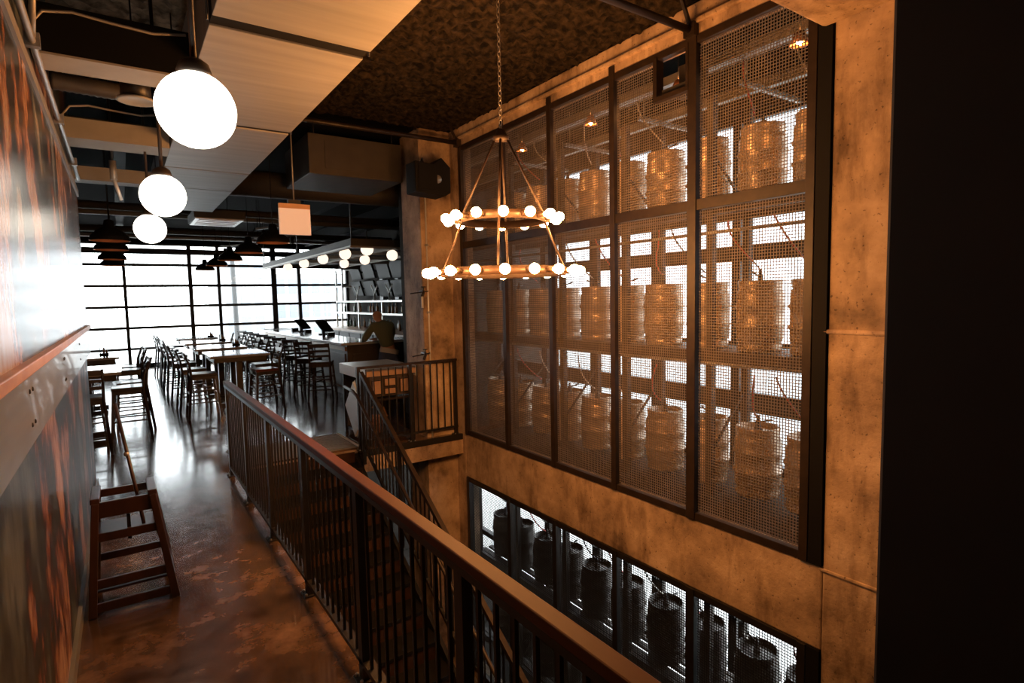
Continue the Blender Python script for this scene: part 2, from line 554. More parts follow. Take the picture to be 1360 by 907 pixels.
# keg room shell
struct(MB().box(4.02, 5.75, 1.2, 8.7, -0.5, -0.06).build('floor_keg_room', 'wall_dark'))
struct(MB().box(3.82, 5.9, 1.2, 8.8, CEIL, CEIL + 0.12).build('ceiling_keg_room', 'ceiling_black'))
struct(MB().box(4.02, 5.9, 1.08, 1.2, LOW, CEIL).build('wall_keg_room_near', 'wall_room'))
struct(MB().box(3.85, 6.9, 8.7, 8.82, -0.5, CEIL).build('wall_keg_room_far', 'wall_room'))
struct(MB().box(3.85, 4.05, 7.6, 8.7, LOW, CEIL).build('wall_keg_room_side', 'wall_room'))
struct(MB().box(6.86, 7.0, 8.7, 20.6, -0.25, CEIL).build('wall_bar', 'wall_dark'))

# ------------------------------------------------------------------ windows
def window(name, horiz, verts, plane, axis, z0, z1, a0, a1, depth, glass='pane'):
    """axis 'y': plane is Y=plane, the bars run over X; axis 'x': plane is X=plane"""
    root = sroot(name, (0, 0, 0))
    def bx(p0, p1, q0, q1, d):
        m_ = MB()
        return m_.box(p0, p1, plane - d / 2, plane + d / 2, q0, q1) if axis == 'y' else m_.box(plane - d / 2, plane + d / 2, p0, p1, q0, q1)
    for z, t in horiz:
        bx(a0, a1, z - t / 2, z + t / 2, depth).build('rail', 'window_steel', root)
    for a, t in verts:
        bx(a - t / 2, a + t / 2, z0, z1, depth * 1.3).build('mullion', 'window_steel', root)
    hs, vv = sorted(horiz), sorted(verts)
    for (za, ta), (zb, tb) in zip(hs[:-1], hs[1:]):
        for (va, sa), (vb, sb) in zip(vv[:-1], vv[1:]):
            bx(va + sa / 2 - 0.008, vb - sb / 2 + 0.008, za + ta / 2 - 0.008, zb - tb / 2 + 0.008, 0.012).build('pane', glass, root)
    return root
window('window_1', [(0.05, 0.14), (0.57, 0.07), (1.2, 0.08), (1.83, 0.08), (2.46, 0.08), (3.09, 0.08), (3.50, 0.17), (3.72, 0.08)],
       [(-4.15, 0.1), (-3.28, 0.06), (-1.57, 0.06), (0.14, 0.085), (1.85, 0.11), (2.65, 0.09), (4.32, 0.16), (5.14, 0.11), (6.82, 0.1)], 20.5, 'y', 0, 3.72, -4.2, 6.88, 0.1)
struct(MB().box(-4.3, 7.0, 20.42, 20.6, 3.74, CEIL).build('wall_far', 'ceiling_black'))
window('window_2', [(-0.02, 0.1), (0.68, 0.22), (1.30, 0.10), (2.33, 0.17), (2.80, 0.12), (3.94, 0.42)],
       [(1.25, 0.1), (2.66, 0.1), (3.83, 0.1), (5.0, 0.1), (6.17, 0.1), (7.34, 0.1), (8.65, 0.1)], 5.72, 'x', -0.06, CEIL, 1.2, 8.7, 0.1, 'tinted_pane')
window('window_3', [(-3.85, 0.1), (-2.75, 0.10), (-0.7, 0.14)],
       [(1.25, 0.1), (2.66, 0.1), (3.83, 0.1), (5.0, 0.1), (6.17, 0.1), (7.34, 0.1), (8.51, 0.1), (9.68, 0.1), (10.85, 0.1), (11.95, 0.1)], 5.72, 'x', LOW, -0.6, 1.2, 12.0, 0.1, 'pane')
struct(MB().box(5.66, 5.8, 1.2, 12.0, -0.63, -0.07).build('wall_keg_room_back', 'wall_room'))

# ------------------------------------------------------------------ stair
st = sroot('stairs', (0.98, 7.08, 0))
RUN, RISE = 0.285, 0.175
tr0 = MB().box(0, 1.38, -RUN - 0.02, 0.0, -0.04, 0).build('tread', 'stair_tread', st, bevel=0.004)
rs0 = MB().box(0, 1.38, -0.012, 0.012, -RISE, -0.04).build('riser', 'stair_riser', st)
for i in range(21):
    y, z = -i * RUN, -(i + 1) * RISE
    if i:
        inst(tr0, (0, y, z), st)
        inst(rs0, (0, y, z + RISE), st)
    else:
        tr0.location = (0, y, z)
        rs0.location = (0, y, z + RISE)
MB().prism([(0.02, -0.05), (0.02, -0.32), (-21 * RUN, -0.27 - 21 * RISE + 0.05), (-21 * RUN, -21 * RISE + 0.02)], 1.38, 1.42, 'x').build('stringer', 'dark_steel', st)
# walk-off mat at the head of the stair
mt = thing('stair_mat', 'grey ribbed tread plate at the head of the stairs', 'floor mat', (1.0, 7.12, 0.0))
MB().box(0, 1.42, 0, 0.88, 0, 0.006).build('backing', 'mat_grey', mt)
rb = None
for i in range(11):
    y = 0.03 + i * 0.08
    if rb is None:
        rb = MB().box(0.01, 1.41, 0, 0.055, 0.006, 0.014).build('rib', 'mat_grey', mt)
        rb.location = (0, y, 0)
    else:
        inst(rb, (0, y, 0), mt)
MB().box(1.42, 1.45, 0, 0.88, 0, 0.02).build('edge_strip', 'white_metal', mt)

# ------------------------------------------------------------------ railings
def base_plate(parent, x, y):
    p = MB().box(x - 0.045, x + 0.045, y - 0.05, y + 0.05, 0, 0.01).build('base_plate', 'dark_steel', parent)
    for dx, dy in ((-0.03, -0.034), (-0.03, 0.034), (0.03, -0.034), (0.03, 0.034)):
        MB().lathe([(0.009, 0.01), (0.009, 0.022), (0.005, 0.026)], 6, (x + dx, y + dy, 0)).build('bolt', 'grey_metal', p)
    return p
rl = thing('guard_railing', 'long black steel railing with brown wooden handrail beside the stair opening', 'railing', (0.90, 0, 0))
Y0, Y1 = -0.95, 6.86
MB().box(-0.031, 0.031, Y0, Y1 + 0.02, 1.012, 1.05).build('handrail', 'rail_wood', rl, bevel=0.006)
MB().box(-0.028, 0.028, Y0, Y1, 0.985, 1.012).build('top_rail', 'dark_steel', rl)
MB().box(-0.02, 0.02, Y0, Y1, 0.085, 0.11).build('bottom_rail', 'dark_steel', rl)
bl0 = None
posts = [6.82, 5.78, 4.75, 3.70, 2.68, 1.64, 0.6, -0.44]
for y in posts:
    MB().box(-0.02, 0.02, y - 0.028, y + 0.028, 0, 0.985).build('post', 'dark_steel', rl)
    base_plate(rl, 0, y)
n = 0
for a, b_ in zip(posts[1:], posts[:-1]):
    for k in range(1, 10):
        y = a + (b_ - a) * k / 10
        if bl0 is None:
            bl0 = MB().box(-0.007, 0.007, -0.007, 0.007, 0.11, 0.985).build('baluster', 'dark_steel', rl)
            bl0.location = (0, y, 0)
        else:
            inst(bl0, (0, y, 0), rl)
# landing railing along the slab edge
lr = thing('landing_railing', 'short black steel railing along the slab edge between stairs and concrete pier', 'railing', (2.40, 6.93, 0.0))
MB().box(-0.02, 1.40, -0.022, 0.022, 1.035, 1.065).build('top_rail', 'brown_steel', lr)
MB().box(-0.02, 1.40, -0.015, 0.015, 0.10, 0.125).build('bottom_rail', 'dark_steel', lr)
for x in (0.0, 0.70, 1.37):
    MB().box(x - 0.022, x + 0.022, -0.02, 0.02, 0, 1.035).build('post', 'dark_steel', lr)
    base_plate(lr, x, 0.0)
for i in range(1, 14):
    if i == 7:
        continue
    inst(bl0, (i * 0.1, 0, 0.0), lr).scale = (1, 1, 1.04)
# sloping stair railing with grab rail
sr = thing('stair_railing', 'black steel stair railing sloping down with a second lower grab rail', 'railing', (2.40, 6.82, 0))
SL = RISE / RUN
def sp(y, z):
    return (0, -y, z - SL * y)
L = 5.6
MB().bar(sp(0, 1.0), sp(L, 1.0), 0.045, 0.045).build('top_rail', 'brown_steel', sr)
MB().bar(sp(0.0, 0.10), sp(L, 0.10), 0.03, 0.03).build('bottom_rail', 'dark_steel', sr)
MB().tube([(-0.1, 0.35, 0.80), (-0.1, 0.05, 0.78)] + [(-0.1, -y, 0.80 - SL * y) for y in (0.1, 2, 4, L)], 0.019, 8).build('grab_rail', 'brown_steel', sr)
for y in (0.0, 1.1, 2.2, 3.3, 4.4, 5.5):
    MB().box(-0.02, 0.02, -y - 0.02, -y + 0.02, -0.15 - SL * y, 1.0 - SL * y).build('post', 'dark_steel', sr)
    MB().tube([(0, -y, 0.72 - SL * y), (-0.1, -y, 0.74 - SL * y), (-0.1, -y, 0.79 - SL * y)], 0.007, 6).build('bracket', 'dark_steel', sr)
sb0 = None
for i in range(1, 55):
    if i % 11 == 0:
        continue
    y = i * 0.1
    if sb0 is None:
        sb0 = MB().box(-0.007, 0.007, -0.007, 0.007, 0.1, 0.99).build('baluster', 'dark_steel', sr)
    else:
        inst(sb0, (0, -y, -SL * y), sr)
        continue
    sb0.location = (0, -y, -SL * y)

# ------------------------------------------------------------------ wire-mesh partitions
PY = [2.03, 2.98, 3.87, 4.80, 5.70, 6.70]
def screen(ya, yb, za, zb, parent, hole=None, wm='mesh_wire'):
    """square wire mesh: crossing wires, one part"""
    mb = MB()
    pitch, w, t = 0.0225, 0.0062, 0.0012
    ny = max(1, int(round((yb - ya) / pitch)))
    nz = max(1, int(round((zb - za) / pitch)))
    for i in range(ny + 1):
        y = ya + (yb - ya) * i / ny
        z_top = zb
        if hole and y > hole[0] and y < hole[1]:
            z_top = hole[2]
        mb.box(-t, t, y - w / 2, y + w / 2, za, z_top)
    for i in range(nz + 1):
        z = za + (zb - za) * i / nz
        if hole and z > hole[2]:
            mb.box(-t - 0.001, t - 0.001, hole[1], yb, z - w / 2, z + w / 2)
        else:
            mb.box(-t - 0.001, t - 0.001, ya, yb, z - w / 2, z + w / 2)
    o = mb.build('wire_screen', wm, parent)
    o['kind'] = 'stuff'
    return o
def partition(name, label, z0, zmid, z1, tops, fm='brown_steel', wm='mesh_wire'):
    p = thing(name, label, 'mesh screen', (XW + 0.03, 0, 0))
    for i, y in enumerate(PY):
        w = 0.085 if i == 1 else 0.062
        MB().box(-0.05, 0.03, y - w / 2, y + w / 2, z0, z1 + (0.07 if tops else 0)).build('post', fm, p, bevel=0.003)
    rails = [z0 + 0.03, z1 - 0.03] + ([zmid] if zmid else [])
    for ya, yb in zip(PY[:-1], PY[1:]):
        for k, z in enumerate(rails):
            h = 0.085 if k == 2 else 0.06
            MB().box(-0.04, 0.02, ya + 0.03, yb - 0.03, z - h / 2, z + h / 2).build('rail', fm, p, bevel=0.003)
        hole = (2.9, 3.36, 3.53) if tops and abs(ya - 2.98) < 0.01 else None
        spans = [(z0 + 0.06, zmid - 0.04), (zmid + 0.04, z1 - 0.06)] if zmid else [(z0 + 0.06, z1 - 0.06)]
        for k, (za, zb) in enumerate(spans):
            screen(ya + 0.03, yb - 0.03, za, zb, p, hole if k == 1 else None, wm)
    # dark channel against the near pier
    MB().box(-0.045, 0.08, 1.905, 1.995, z0, z1).build('side_channel', 'black_paint', p)
    return p
pu = partition('mesh_partition', 'tall wire mesh partition in brown steel frames above the concrete band', 0.03, 2.60, 3.90, True)
nb = MB()
nb.box(-0.055, 0.03, 3.01, 3.37, 3.50, 3.54).box(-0.055, 0.03, 3.33, 3.37, 3.54, 3.86).box(-0.055, 0.03, 3.01, 3.035, 3.54, 3.86)
nb.build('duct_opening_frame', 'brown_steel', pu)
MB().box(0.0, 0.25, 3.05, 3.32, 3.56, 3.60).box(0.22, 0.25, 3.05, 3.32, 3.6, 3.84).build('duct_sleeve', 'dull_duct', pu)
partition('mesh_partition', 'lower black wire mesh partition below the concrete band', -3.35, None, -0.57, False, 'dark_steel', 'mesh_wire_black')  # frame and wires coloured darker than above, in place of shade

# ------------------------------------------------------------------ kegs, racks, hoses
def make_keg(name, label, group):
    k = thing(name, label, 'keg', (0, 0, 0), 0, group)
    r = 0.205
    prof = [(0.0, 0.035), (0.13, 0.03), (0.165, 0.05), (0.175, 0.05), (0.178, 0.0), (0.192, 0.0), (0.196, 0.02), (0.192, 0.05), (0.186, 0.075), (0.198, 0.095), (r, 0.13), (r, 0.205), (r + 0.013, 0.222), (r + 0.013, 0.238), (r, 0.255),
            (r, 0.385), (r + 0.013, 0.402), (r + 0.013, 0.418), (r, 0.435), (r, 0.51), (0.198, 0.545), (0.186, 0.562), (0.19, 0.575), (0.194, 0.63), (0.19, 0.645), (0.178, 0.645), (0.176, 0.585), (0.13, 0.60), (0.0, 0.605)]
    MB().lathe(prof, 22, cap=False).build('body', 'keg_steel', k)
    cp = MB().lathe([(0.035, 0.60), (0.035, 0.63), (0.024, 0.635), (0.024, 0.70), (0.014, 0.705), (0.014, 0.74), (0.0, 0.745)], 12).build('coupler', 'keg_rubber', k)
    MB().tube([(0.02, 0, 0.69), (0.06, 0.02, 0.70), (0.12, 0.05, 0.72)], [0.008, 0.008, 0.012], 6).build('handle', 'keg_rubber', cp)
    for s in (-1, 1):
        MB().bar((s * 0.183, -0.045, 0.612), (s * 0.183, 0.045, 0.612), 0.006, 0.024).build('hand_hole', 'keg_rubber', k)
    return k
ORD = ['first', 'second', 'third', 'fourth', 'fifth', 'sixth', 'seventh', 'eighth', 'ninth', 'tenth', 'eleventh', 'twelfth']
tiers = [
    (0.0, 'on the floor behind tall mesh', 'kegs on the keg room floor'),
    (1.36, 'on the middle shelf behind tall mesh', 'kegs on the middle rack shelf'),
    (2.74, 'on the top shelf behind tall mesh', 'kegs on the top rack shelf'),
    (-2.18, 'on the upper shelf behind lower mesh', 'kegs behind the lower mesh'),
    (-3.55, 'on the bottom shelf behind lower mesh', 'kegs low behind the lower mesh')]
keg0 = shaded_body = None
KX = 4.86
for z, lab, grp in tiers:
    n = 0
    for k in range(0, 5):
        for q, yo in ((0, 2.52), (1, 3.04)):
            y = yo + 1.09 * k
            if y > 8.2:
                continue
            x = KX + random.uniform(-0.03, 0.03)
            yy = y + random.uniform(-0.015, 0.015)
            a = random.uniform(0, 6.28)
            l_ = '%s %s keg from the dark column %s' % (ORD[n], 'dark' if z < -1 else 'steel', lab)
            n += 1
            if keg0 is None:
                keg0 = make_keg('keg', l_, grp)
                keg0.location = (x, yy, z)
                keg0.rotation_euler = (0, 0, a)
            else:
                kk = dup(keg0, (x, yy, z), a, l_, grp)
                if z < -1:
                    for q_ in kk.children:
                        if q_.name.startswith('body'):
                            if shaded_body is None:
                                shaded_body = q_.data.copy()
                                shaded_body.materials[0] = MATS['keg_dark']
                            q_.data = shaded_body
def rack(label, levels, z0, z1):
    r = thing('keg_rack', label, 'rack', (KX, 0, 0))
    for k in range(-1, 6):
        y = 3.36 + 1.09 * (k - 1)
        for x in (-0.28, 0.30):
            MB().box(x - 0.03, x + 0.03, y - 0.035, y + 0.035, z0, z1).build('upright', 'rack_steel', r)
        MB().bar((-0.28, y, z0 + 0.4), (0.30, y, z0 + 1.0), 0.02, 0.02).build('brace', 'rack_steel', r)
        MB().bar((0.30, y, z1 - 1.0), (-0.28, y, z1 - 0.5), 0.02, 0.02).build('brace', 'rack_steel', r)
    for z in levels:
        for x in (-0.28, 0.30):
            MB().box(x - 0.02, x + 0.02, 1.4, 7.75, z - 0.12, z - 0.005).build('shelf_beam', 'rack_steel', r)
        for q in range(4):
            MB().box(-0.24 + q * 0.135, -0.16 + q * 0.135, 1.4, 7.75, z - 0.03, z - 0.002).build('shelf_slat', 'rack_steel', r)
    return r
rack('steel keg rack with two loaded shelves behind the tall mesh', [1.36, 2.74], -0.06, 3.7)
rack('steel keg rack behind the lower mesh', [-2.18, -3.55], LOW, -0.55)
# beer lines sagging between manifold pipes and couplers
def sag(a, b, s, n=9):
    a, b = Vector(a), Vector(b)
    return [a.lerp(b, i / n) + Vector((0, 0, -s * 4 * (i / n) * (1 - i / n))) for i in range(n + 1)]
hz_ = [('hose_red', 'red'), ('hose_black', 'black'), ('hose_clear', 'clear')]
for z, _, _ in tiers[:4]:
    zt = {0.0: 1.22, 1.36: 2.58, 2.74: 3.95, -2.18: -0.66}[z]
    wh = {0.0: 'floor', 1.36: 'middle shelf', 2.74: 'top shelf', -2.18: 'lower mesh'}[z]
    for k in range(0, 4):
        for q, yo in ((0, 2.52), (1, 3.04)):
            y = yo + 1.09 * k
            mt_, cn = hz_[random.choice((0, 0, 1, 2))]
            p0 = (4.52, y + random.uniform(-0.2, 0.2), zt - 0.04)
            p1 = (4.80, y + random.uniform(-0.05, 0.05), z + 0.74)
            mid = [p0, (4.50, p0[1] + random.uniform(-0.1, 0.1), (p0[2] + p1[2]) / 2 + 0.05), (4.62, p1[1] + random.uniform(-0.08, 0.08), p1[2] + 0.12), p1]
            # smooth the four points
            pts = []
            for i in range(13):
                t = i / 12
                c = [(1 - t) ** 3, 3 * t * (1 - t) ** 2, 3 * t * t * (1 - t), t ** 3]
                pts.append(tuple(sum(c[j] * mid[j][d] for j in range(4)) for d in range(3)))
            where = 'above the %s kegs' % wh if wh != 'lower mesh' else 'above the kegs behind the lower mesh'
            tag(MB().tube(pts, 0.008, 6).build('beer_hose', mt_), '%s plastic beer hose hanging %s' % (cn, where), 'hose', '%s hoses %s' % (cn, where))
for z, lab in ((1.30, 'slim steel beer line pipe running under the middle keg shelf'), (2.50, 'slim steel beer line pipe running under the top keg shelf'), (3.93, 'slim steel pipe running under the keg room ceiling')):
    tag(MB().tube([(4.50, 1.4, z - 0.05), (4.50, 4.5, z - 0.055), (4.50, 7.7, z - 0.05)], 0.014, 8).build('beer_line_pipe', 'grey_metal'), lab, 'pipe')
# rods hung under the keg room ceiling
for i, (y, z) in enumerate(((1.9, 3.75), (3.1, 3.75), (4.3, 3.75), (5.5, 3.75), (6.6, 3.75))):
    t = thing('strut_frame', 'steel strut hung across the keg room ceiling', 'strut', (0, y, 0), 0, 'struts under the keg room ceiling')
    MB().bar((4.62, 0, z), (5.6, 0, z), 0.04, 0.04).build('channel', 'pipe_grey', t)
    for x in (4.7, 5.5):
        MB().tube([(x, 0, z), (x, 0, CEIL)], 0.006, 6).build('hanger_rod', 'pipe_grey', t)
for i, x in enumerate((4.35, 5.2)):
    tag(MB().box(x, x + 0.09, 1.3, 8.6, 3.83 + 0.02, 3.93).build('cable_tray', 'pipe_grey'), ['grey cable tray in the keg room close to the mesh', 'grey cable tray in the keg room close to the window'][i], 'cable tray')

mat('keg_lamp_glow', (1, 0.7, 0.4), 0.4, emit=(1.0, 0.42, 0.12), estr=520.0)
for i, y in enumerate((2.35, 3.45, 4.6, 5.85)):  # lamps added to brighten the kegs, modelled on a single orange glint
    t = thing('keg_room_lamp', 'small orange dome lamp under the keg room ceiling', 'lamp', (4.22, y, 3.70), 0, 'dome lamps in the keg room')
    MB().lathe([(0.02, 0.10), (0.035, 0.09), (0.07, 0.0), (0.066, 0.0), (0.03, 0.085)], 16, cap=False).build('shade', 'copper_inside', t)
    MB().sphere((0, 0, 0.02), 0.022, 12, 8).build('bulb', 'keg_lamp_glow', t)
    MB().tube([(0, 0, 0.09), (0, 0, CEIL - 3.70)], 0.006, 6).build('stem', 'dark_steel', t)

# ------------------------------------------------------------------ tie pipes over the stairwell
def tie(y, x0, label, brace):
    t = thing('tie_pipe', label, 'pipe', (0, y, 0))
    MB().tube([(x0, 0, 3.94), (XW + 0.0, 0, 3.94)], 0.028, 10).build('pipe', 'brown_steel', t)
    MB().box(XW - 0.06, XW + 0.0, -0.05, 0.05, 3.89, 3.99).build('end_plate', 'brown_steel', t)
    if brace:
        MB().bar((XW - 0.03, 0.0, 3.95), (XW - 0.14, 0.0, CEIL), 0.025, 0.025).build('brace', 'brown_steel', t)
    return t
tie(2.98, 0.97, 'brown steel tie pipe running to the thick mesh post', True)
tie(6.72, 0.97, 'brown steel tie pipe running past the black speaker', True)

# ------------------------------------------------------------------ chandelier
ch = thing('chandelier', 'two-tier iron ring chandelier with bare bulbs hanging from a chain', 'chandelier', (2.27, 3.40, 0))
def ring(r, z, nb_, ph):
    mb = MB()
    n = 48
    prof = [(r - 0.006, -0.028), (r + 0.006, -0.028), (r + 0.006, 0.028), (r - 0.006, 0.028), (r - 0.006, -0.028)]
    mb.lathe([(a, z + c) for a, c in prof], n, cap=False)
    rg = mb.build('ring_band', 'chandelier_iron', ch)
    src = None
    for k in range(nb_):
        a = ph + 2 * PI * k / nb_
        if src is None:
            s = MB().lathe([(0.017, 0.0), (0.019, 0.012), (0.017, 0.05), (0.012, 0.055)], 10, axis=(1, 0, 0)).build('socket', 'chandelier_iron', rg)
            bpr = [(0.011, 0.052), (0.016, 0.066), (0.029, 0.084), (0.034, 0.102), (0.029, 0.121), (0.017, 0.133), (0.0, 0.138)]
            bb = MB().lathe(bpr, 14, axis=(1, 0, 0)).build('bulb', 'bulb_glow', rg)
            src = (s, bb)
            s.location = bb.location = (r * math.cos(a), r * math.sin(a), z)
            s.rotation_euler = bb.rotation_euler = (0, 0, a)
        else:
            for q in src:
                inst(q, (r * math.cos(a), r * math.sin(a), z), rg, (0, 0, a))
    return rg
ring(0.30, 2.45, 14, 0.1)
ring(0.44, 2.075, 18, 0.3)
MB().lathe([(0.0, 2.99), (0.055, 2.995), (0.06, 3.02), (0.045, 3.03), (0.03, 3.07), (0.012, 3.075), (0.0, 3.08)], 16).build('hub', 'chandelier_iron', ch)
for k in range(4):
    a = 0.9 + k * PI / 2
    c, s = math.cos(a), math.sin(a)
    MB().tube([(0.045 * c, 0.045 * s, 3.0), (0.295 * c, 0.295 * s, 2.47)], 0.008, 8).build('rod', 'chandelier_iron', ch)
    MB().tube([(0.295 * c, 0.295 * s, 2.43), (0.435 * c, 0.435 * s, 2.09)], 0.008, 8).build('rod', 'chandelier_iron', ch)
cl = MB()
z, k = 3.07, 0
while z < CEIL - 0.02:
    pts = []
    for j in range(10):
        a = 2 * PI * j / 10
        u, w = 0.011 * math.cos(a), 0.021 * math.sin(a)
        pts.append((u, 0, z + 0.018 + w) if k % 2 else (0, u, z + 0.018 + w))
    cl.tube(pts, 0.0035, 6, closed=True)
    z += 0.033
    k += 1
cl.build('chain', 'pipe_grey', ch)['kind'] = 'stuff'
MB().lathe([(0.07, CEIL - 0.02), (0.06, CEIL - 0.05), (0.0, CEIL - 0.055)], 14).build('canopy', 'chandelier_iron', ch)

# ------------------------------------------------------------------ corridor globes
for i, (y, lab) in enumerate(((2.43, 'large white opal globe lamp on a short stem, beside the wide duct panels'), (4.42, 'white opal globe lamp between the two other corridor globes'), (6.40, 'white opal globe lamp hanging at the far end of the corridor'))):
    g = thing('globe_pendant', lab, 'lamp', (0.275, y, 2.61), 0, 'corridor globe lamps')
    MB().sphere((0, 0, 0), 0.135, 32, 20).build('globe', 'opal_glow', g)
    MB().lathe([(0.055, 0.120), (0.06, 0.135), (0.05, 0.165), (0.03, 0.18), (0.012, 0.185)], 16).build('fitter', 'brown_steel', g)
    MB().tube([(0, 0, 0.18), (0, 0, CEIL - 2.61 - 0.0)], 0.011, 8).build('stem', 'brown_steel', g)

# ------------------------------------------------------------------ ceiling services
dz = 3.35
du = thing('air_duct', 'wide beige sheet metal duct running along the corridor ceiling', 'duct', (0.885, 0, dz))
secs = [(-1.5, 1.55), (1.62, 3.31), (3.43, 5.21), (5.29, 7.1), (7.14, 8.3), (8.33, 10.3)]
for a, b_ in secs:
    MB().box(-0.415, 0.415, a, b_, 0, 0.45).build('duct_section', 'duct_metal', du, bevel=0.004)
for a, b_ in zip(secs[:-1], secs[1:]):
    MB().box(-0.412, 0.412, a[1] - 0.005, b_[0] + 0.005, 0.012, 0.44).build('joint', 'black_paint', du)
    for x in (-0.43, 0.43):
        MB().tube([(x, (a[1] + b_[0]) / 2, 0.0), (x, (a[1] + b_[0]) / 2, CEIL - dz)], 0.006, 6).build('hanger_rod', 'dark_steel', du)
tag(MB().box(0.36, 0.46, -1.5, 2.75, 3.42, 3.78).build('brown_beam', 'brown_beam', bevel=0.003), 'brown steel beam running beside the wide duct', 'beam')
def cross(y0, y1, z0, z1, mt_, x0, x1, label):
    t = thing('cross_beam', label, 'beam', (0, y0, z0))
    w = y1 - y0
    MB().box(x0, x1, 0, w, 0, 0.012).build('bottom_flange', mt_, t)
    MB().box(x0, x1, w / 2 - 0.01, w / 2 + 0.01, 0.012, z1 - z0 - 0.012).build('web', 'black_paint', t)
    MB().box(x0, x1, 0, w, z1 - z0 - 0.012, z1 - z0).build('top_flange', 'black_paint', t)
    MB().box(x0, x1, 0.0, 0.012, 0.012, z1 - z0 - 0.012).build('face_plate', mt_ if z1 - z0 < 0.2 else 'black_paint', t)  # taller beam: unlit front painted black, lit underside painted beige
    return t
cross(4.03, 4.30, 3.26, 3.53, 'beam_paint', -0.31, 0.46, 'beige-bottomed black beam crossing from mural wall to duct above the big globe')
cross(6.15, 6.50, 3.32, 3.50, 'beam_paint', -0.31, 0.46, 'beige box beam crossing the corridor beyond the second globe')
tag(MB().box(-4.1, 0.44, 8.0, 8.2, 3.30, 3.45).build('cross_beam', 'beam_paint'), 'long beige box beam just past the end of the mural wall', 'beam')
for y, z, lab in ((4.0, 3.42, 'curled grey cable on the black beam above the mural wall'), (6.12, 3.52, 'curled grey cable on the beige box beam')):
    tag(MB().tube([(-0.30, y, z - 0.12), (-0.30, y, z - 0.02), (-0.25, y, z + 0.05), (-0.12, y, z + 0.075), (0.05, y, z + 0.06), (0.25, y, z + 0.05), (0.42, y, z + 0.08)], 0.009, 8).build('cable', 'pipe_grey'), lab, 'cable')
dsk = thing('ceiling_speaker', 'round pale ceiling speaker hanging beside the big globe', 'speaker', (0.17, 4.62, 3.25))
MB().lathe([(0.11, 0.012), (0.115, 0.0), (0.10, -0.004), (0.085, 0.006), (0.0, 0.006)], 24).build('rim', 'beam_paint', dsk)
MB().lathe([(0.09, 0.01), (0.085, 0.16), (0.0, 0.165)], 20).build('can', 'dark_steel', dsk)
MB().tube([(0, 0, 0.16), (0, 0, CEIL - 3.25)], 0.006, 6).build('hanger_rod', 'dark_steel', dsk)
# conduit along the mural wall
cn = thing('conduit', 'pale conduit pipe running along the top of the mural wall', 'pipe', (-0.27, 0, 0))
MB().tube([(0, -1.5, 3.16), (0, 3.3, 3.16), (0, 7.2, 3.16)], 0.016, 8).build('pipe', 'pipe_grey', cn)
MB().tube([(0.05, 3.3, CEIL), (0.05, 3.3, 3.5), (0.02, 3.45, 3.25), (0.0, 3.6, 3.17)], 0.014, 8).build('riser', 'pipe_grey', cn)
for y in (2.2, 3.6, 5.0, 6.4):
    MB().box(-0.03, 0.03, y - 0.02, y + 0.02, 3.135, 3.20).build('clamp', 'grey_metal', cn)
# flexible duct and sprinkler bits in the bay behind the first beam
fd = MB()
pr = []
for i in range(29):
    pr.append((0.055 + (0.006 if i % 2 else 0), i * 0.02))
fd.lathe(pr, 14, (-0.30, 5.0, 3.42), axis=(1, 0.1, 0))
tag(fd.build('flexible_duct', 'dull_duct'), 'short ribbed flexible duct behind the black beam', 'duct')
tag(MB().tube([(-0.3, 4.75, 3.5), (0.45, 4.75, 3.48)], 0.035, 10).build('sprinkler_pipe', 'dull_duct'), 'dark pipe crossing behind the black beam', 'pipe')
jb = thing('fire_sprinkler', 'white sprinkler drop below the beige box beam', 'sprinkler', (0.02, 6.75, 2.98))
MB().tube([(0, 0, 0.3), (0, 0, 0.12)], 0.03, 10).build('drop', 'pipe_grey', jb)
MB().tube([(0, 0, 0.13), (0.03, 0.02, 0.02), (0.05, 0.05, -0.06)], 0.016, 8).build('elbow', 'white_metal', jb)
MB().tube([(0, 0, 0.3), (0, 0, CEIL - 2.98)], 0.012, 8).build('pipe', 'dark_steel', jb)

# dark services over the dining room
tag(MB().tube([(1.36, 9.1, 3.62), (4.0, 9.1, 3.64), (6.8, 9.1, 3.62)], 0.19, 20).build('round_duct', 'dull_duct'), 'dark round duct crossing the ceiling behind the hanging sign', 'duct')
ah = thing('air_handler', 'dark boxy air handler under the ceiling behind the tie pipe', 'air handler', (2.05, 7.4, 3.5))
MB().box(0, 1.25, 0, 1.2, 0, 0.5).build('casing', 'dull_duct', ah, bevel=0.01)
for x in (0.1, 1.15):
    for y in (0.1, 1.1):
        MB().tube([(x, y, 0.5), (x, y, CEIL - 3.5)], 0.008, 6).build('hanger_rod', 'dark_steel', ah)
MB().box(0.2, 0.6, -0.012, 0, 0.08, 0.42).build('access_panel', 'dull_duct', ah)
hv = thing('ceiling_diffuser', 'grey square air diffuser box at the end of the wide duct', 'air vent', (1.45, 11.1, 3.30))
MB().box(-0.38, 0.38, -0.5, 0.5, 0, 0.13).build('box', 'dull_duct', hv)
MB().box(-0.36, 0.36, -0.48, 0.48, -0.02, 0).build('frame', 'grey_metal', hv)
for k in range(4):
    y = -0.33 + 0.22 * k
    MB().box(-0.3, 0.3, y - 0.06, y + 0.06, -0.03, -0.02).build('vane', 'grey_metal', hv)
for i, (y, z, r) in enumerate(((10.4, 3.72, 0.05), (12.2, 3.62, 0.07), (14.0, 3.75, 0.06), (16.2, 3.66, 0.08), (18.3, 3.72, 0.05))):
    tag(MB().tube([(-4.1, y, z), (6.8, y, z)], r, 12).build('ceiling_pipe', ('pipe_grey', 'dull_duct')[i % 2]), '%s long pipe below the dining room ceiling counted from the hanging sign' % ORD[i], 'pipe', 'pipes across the dining room ceiling')
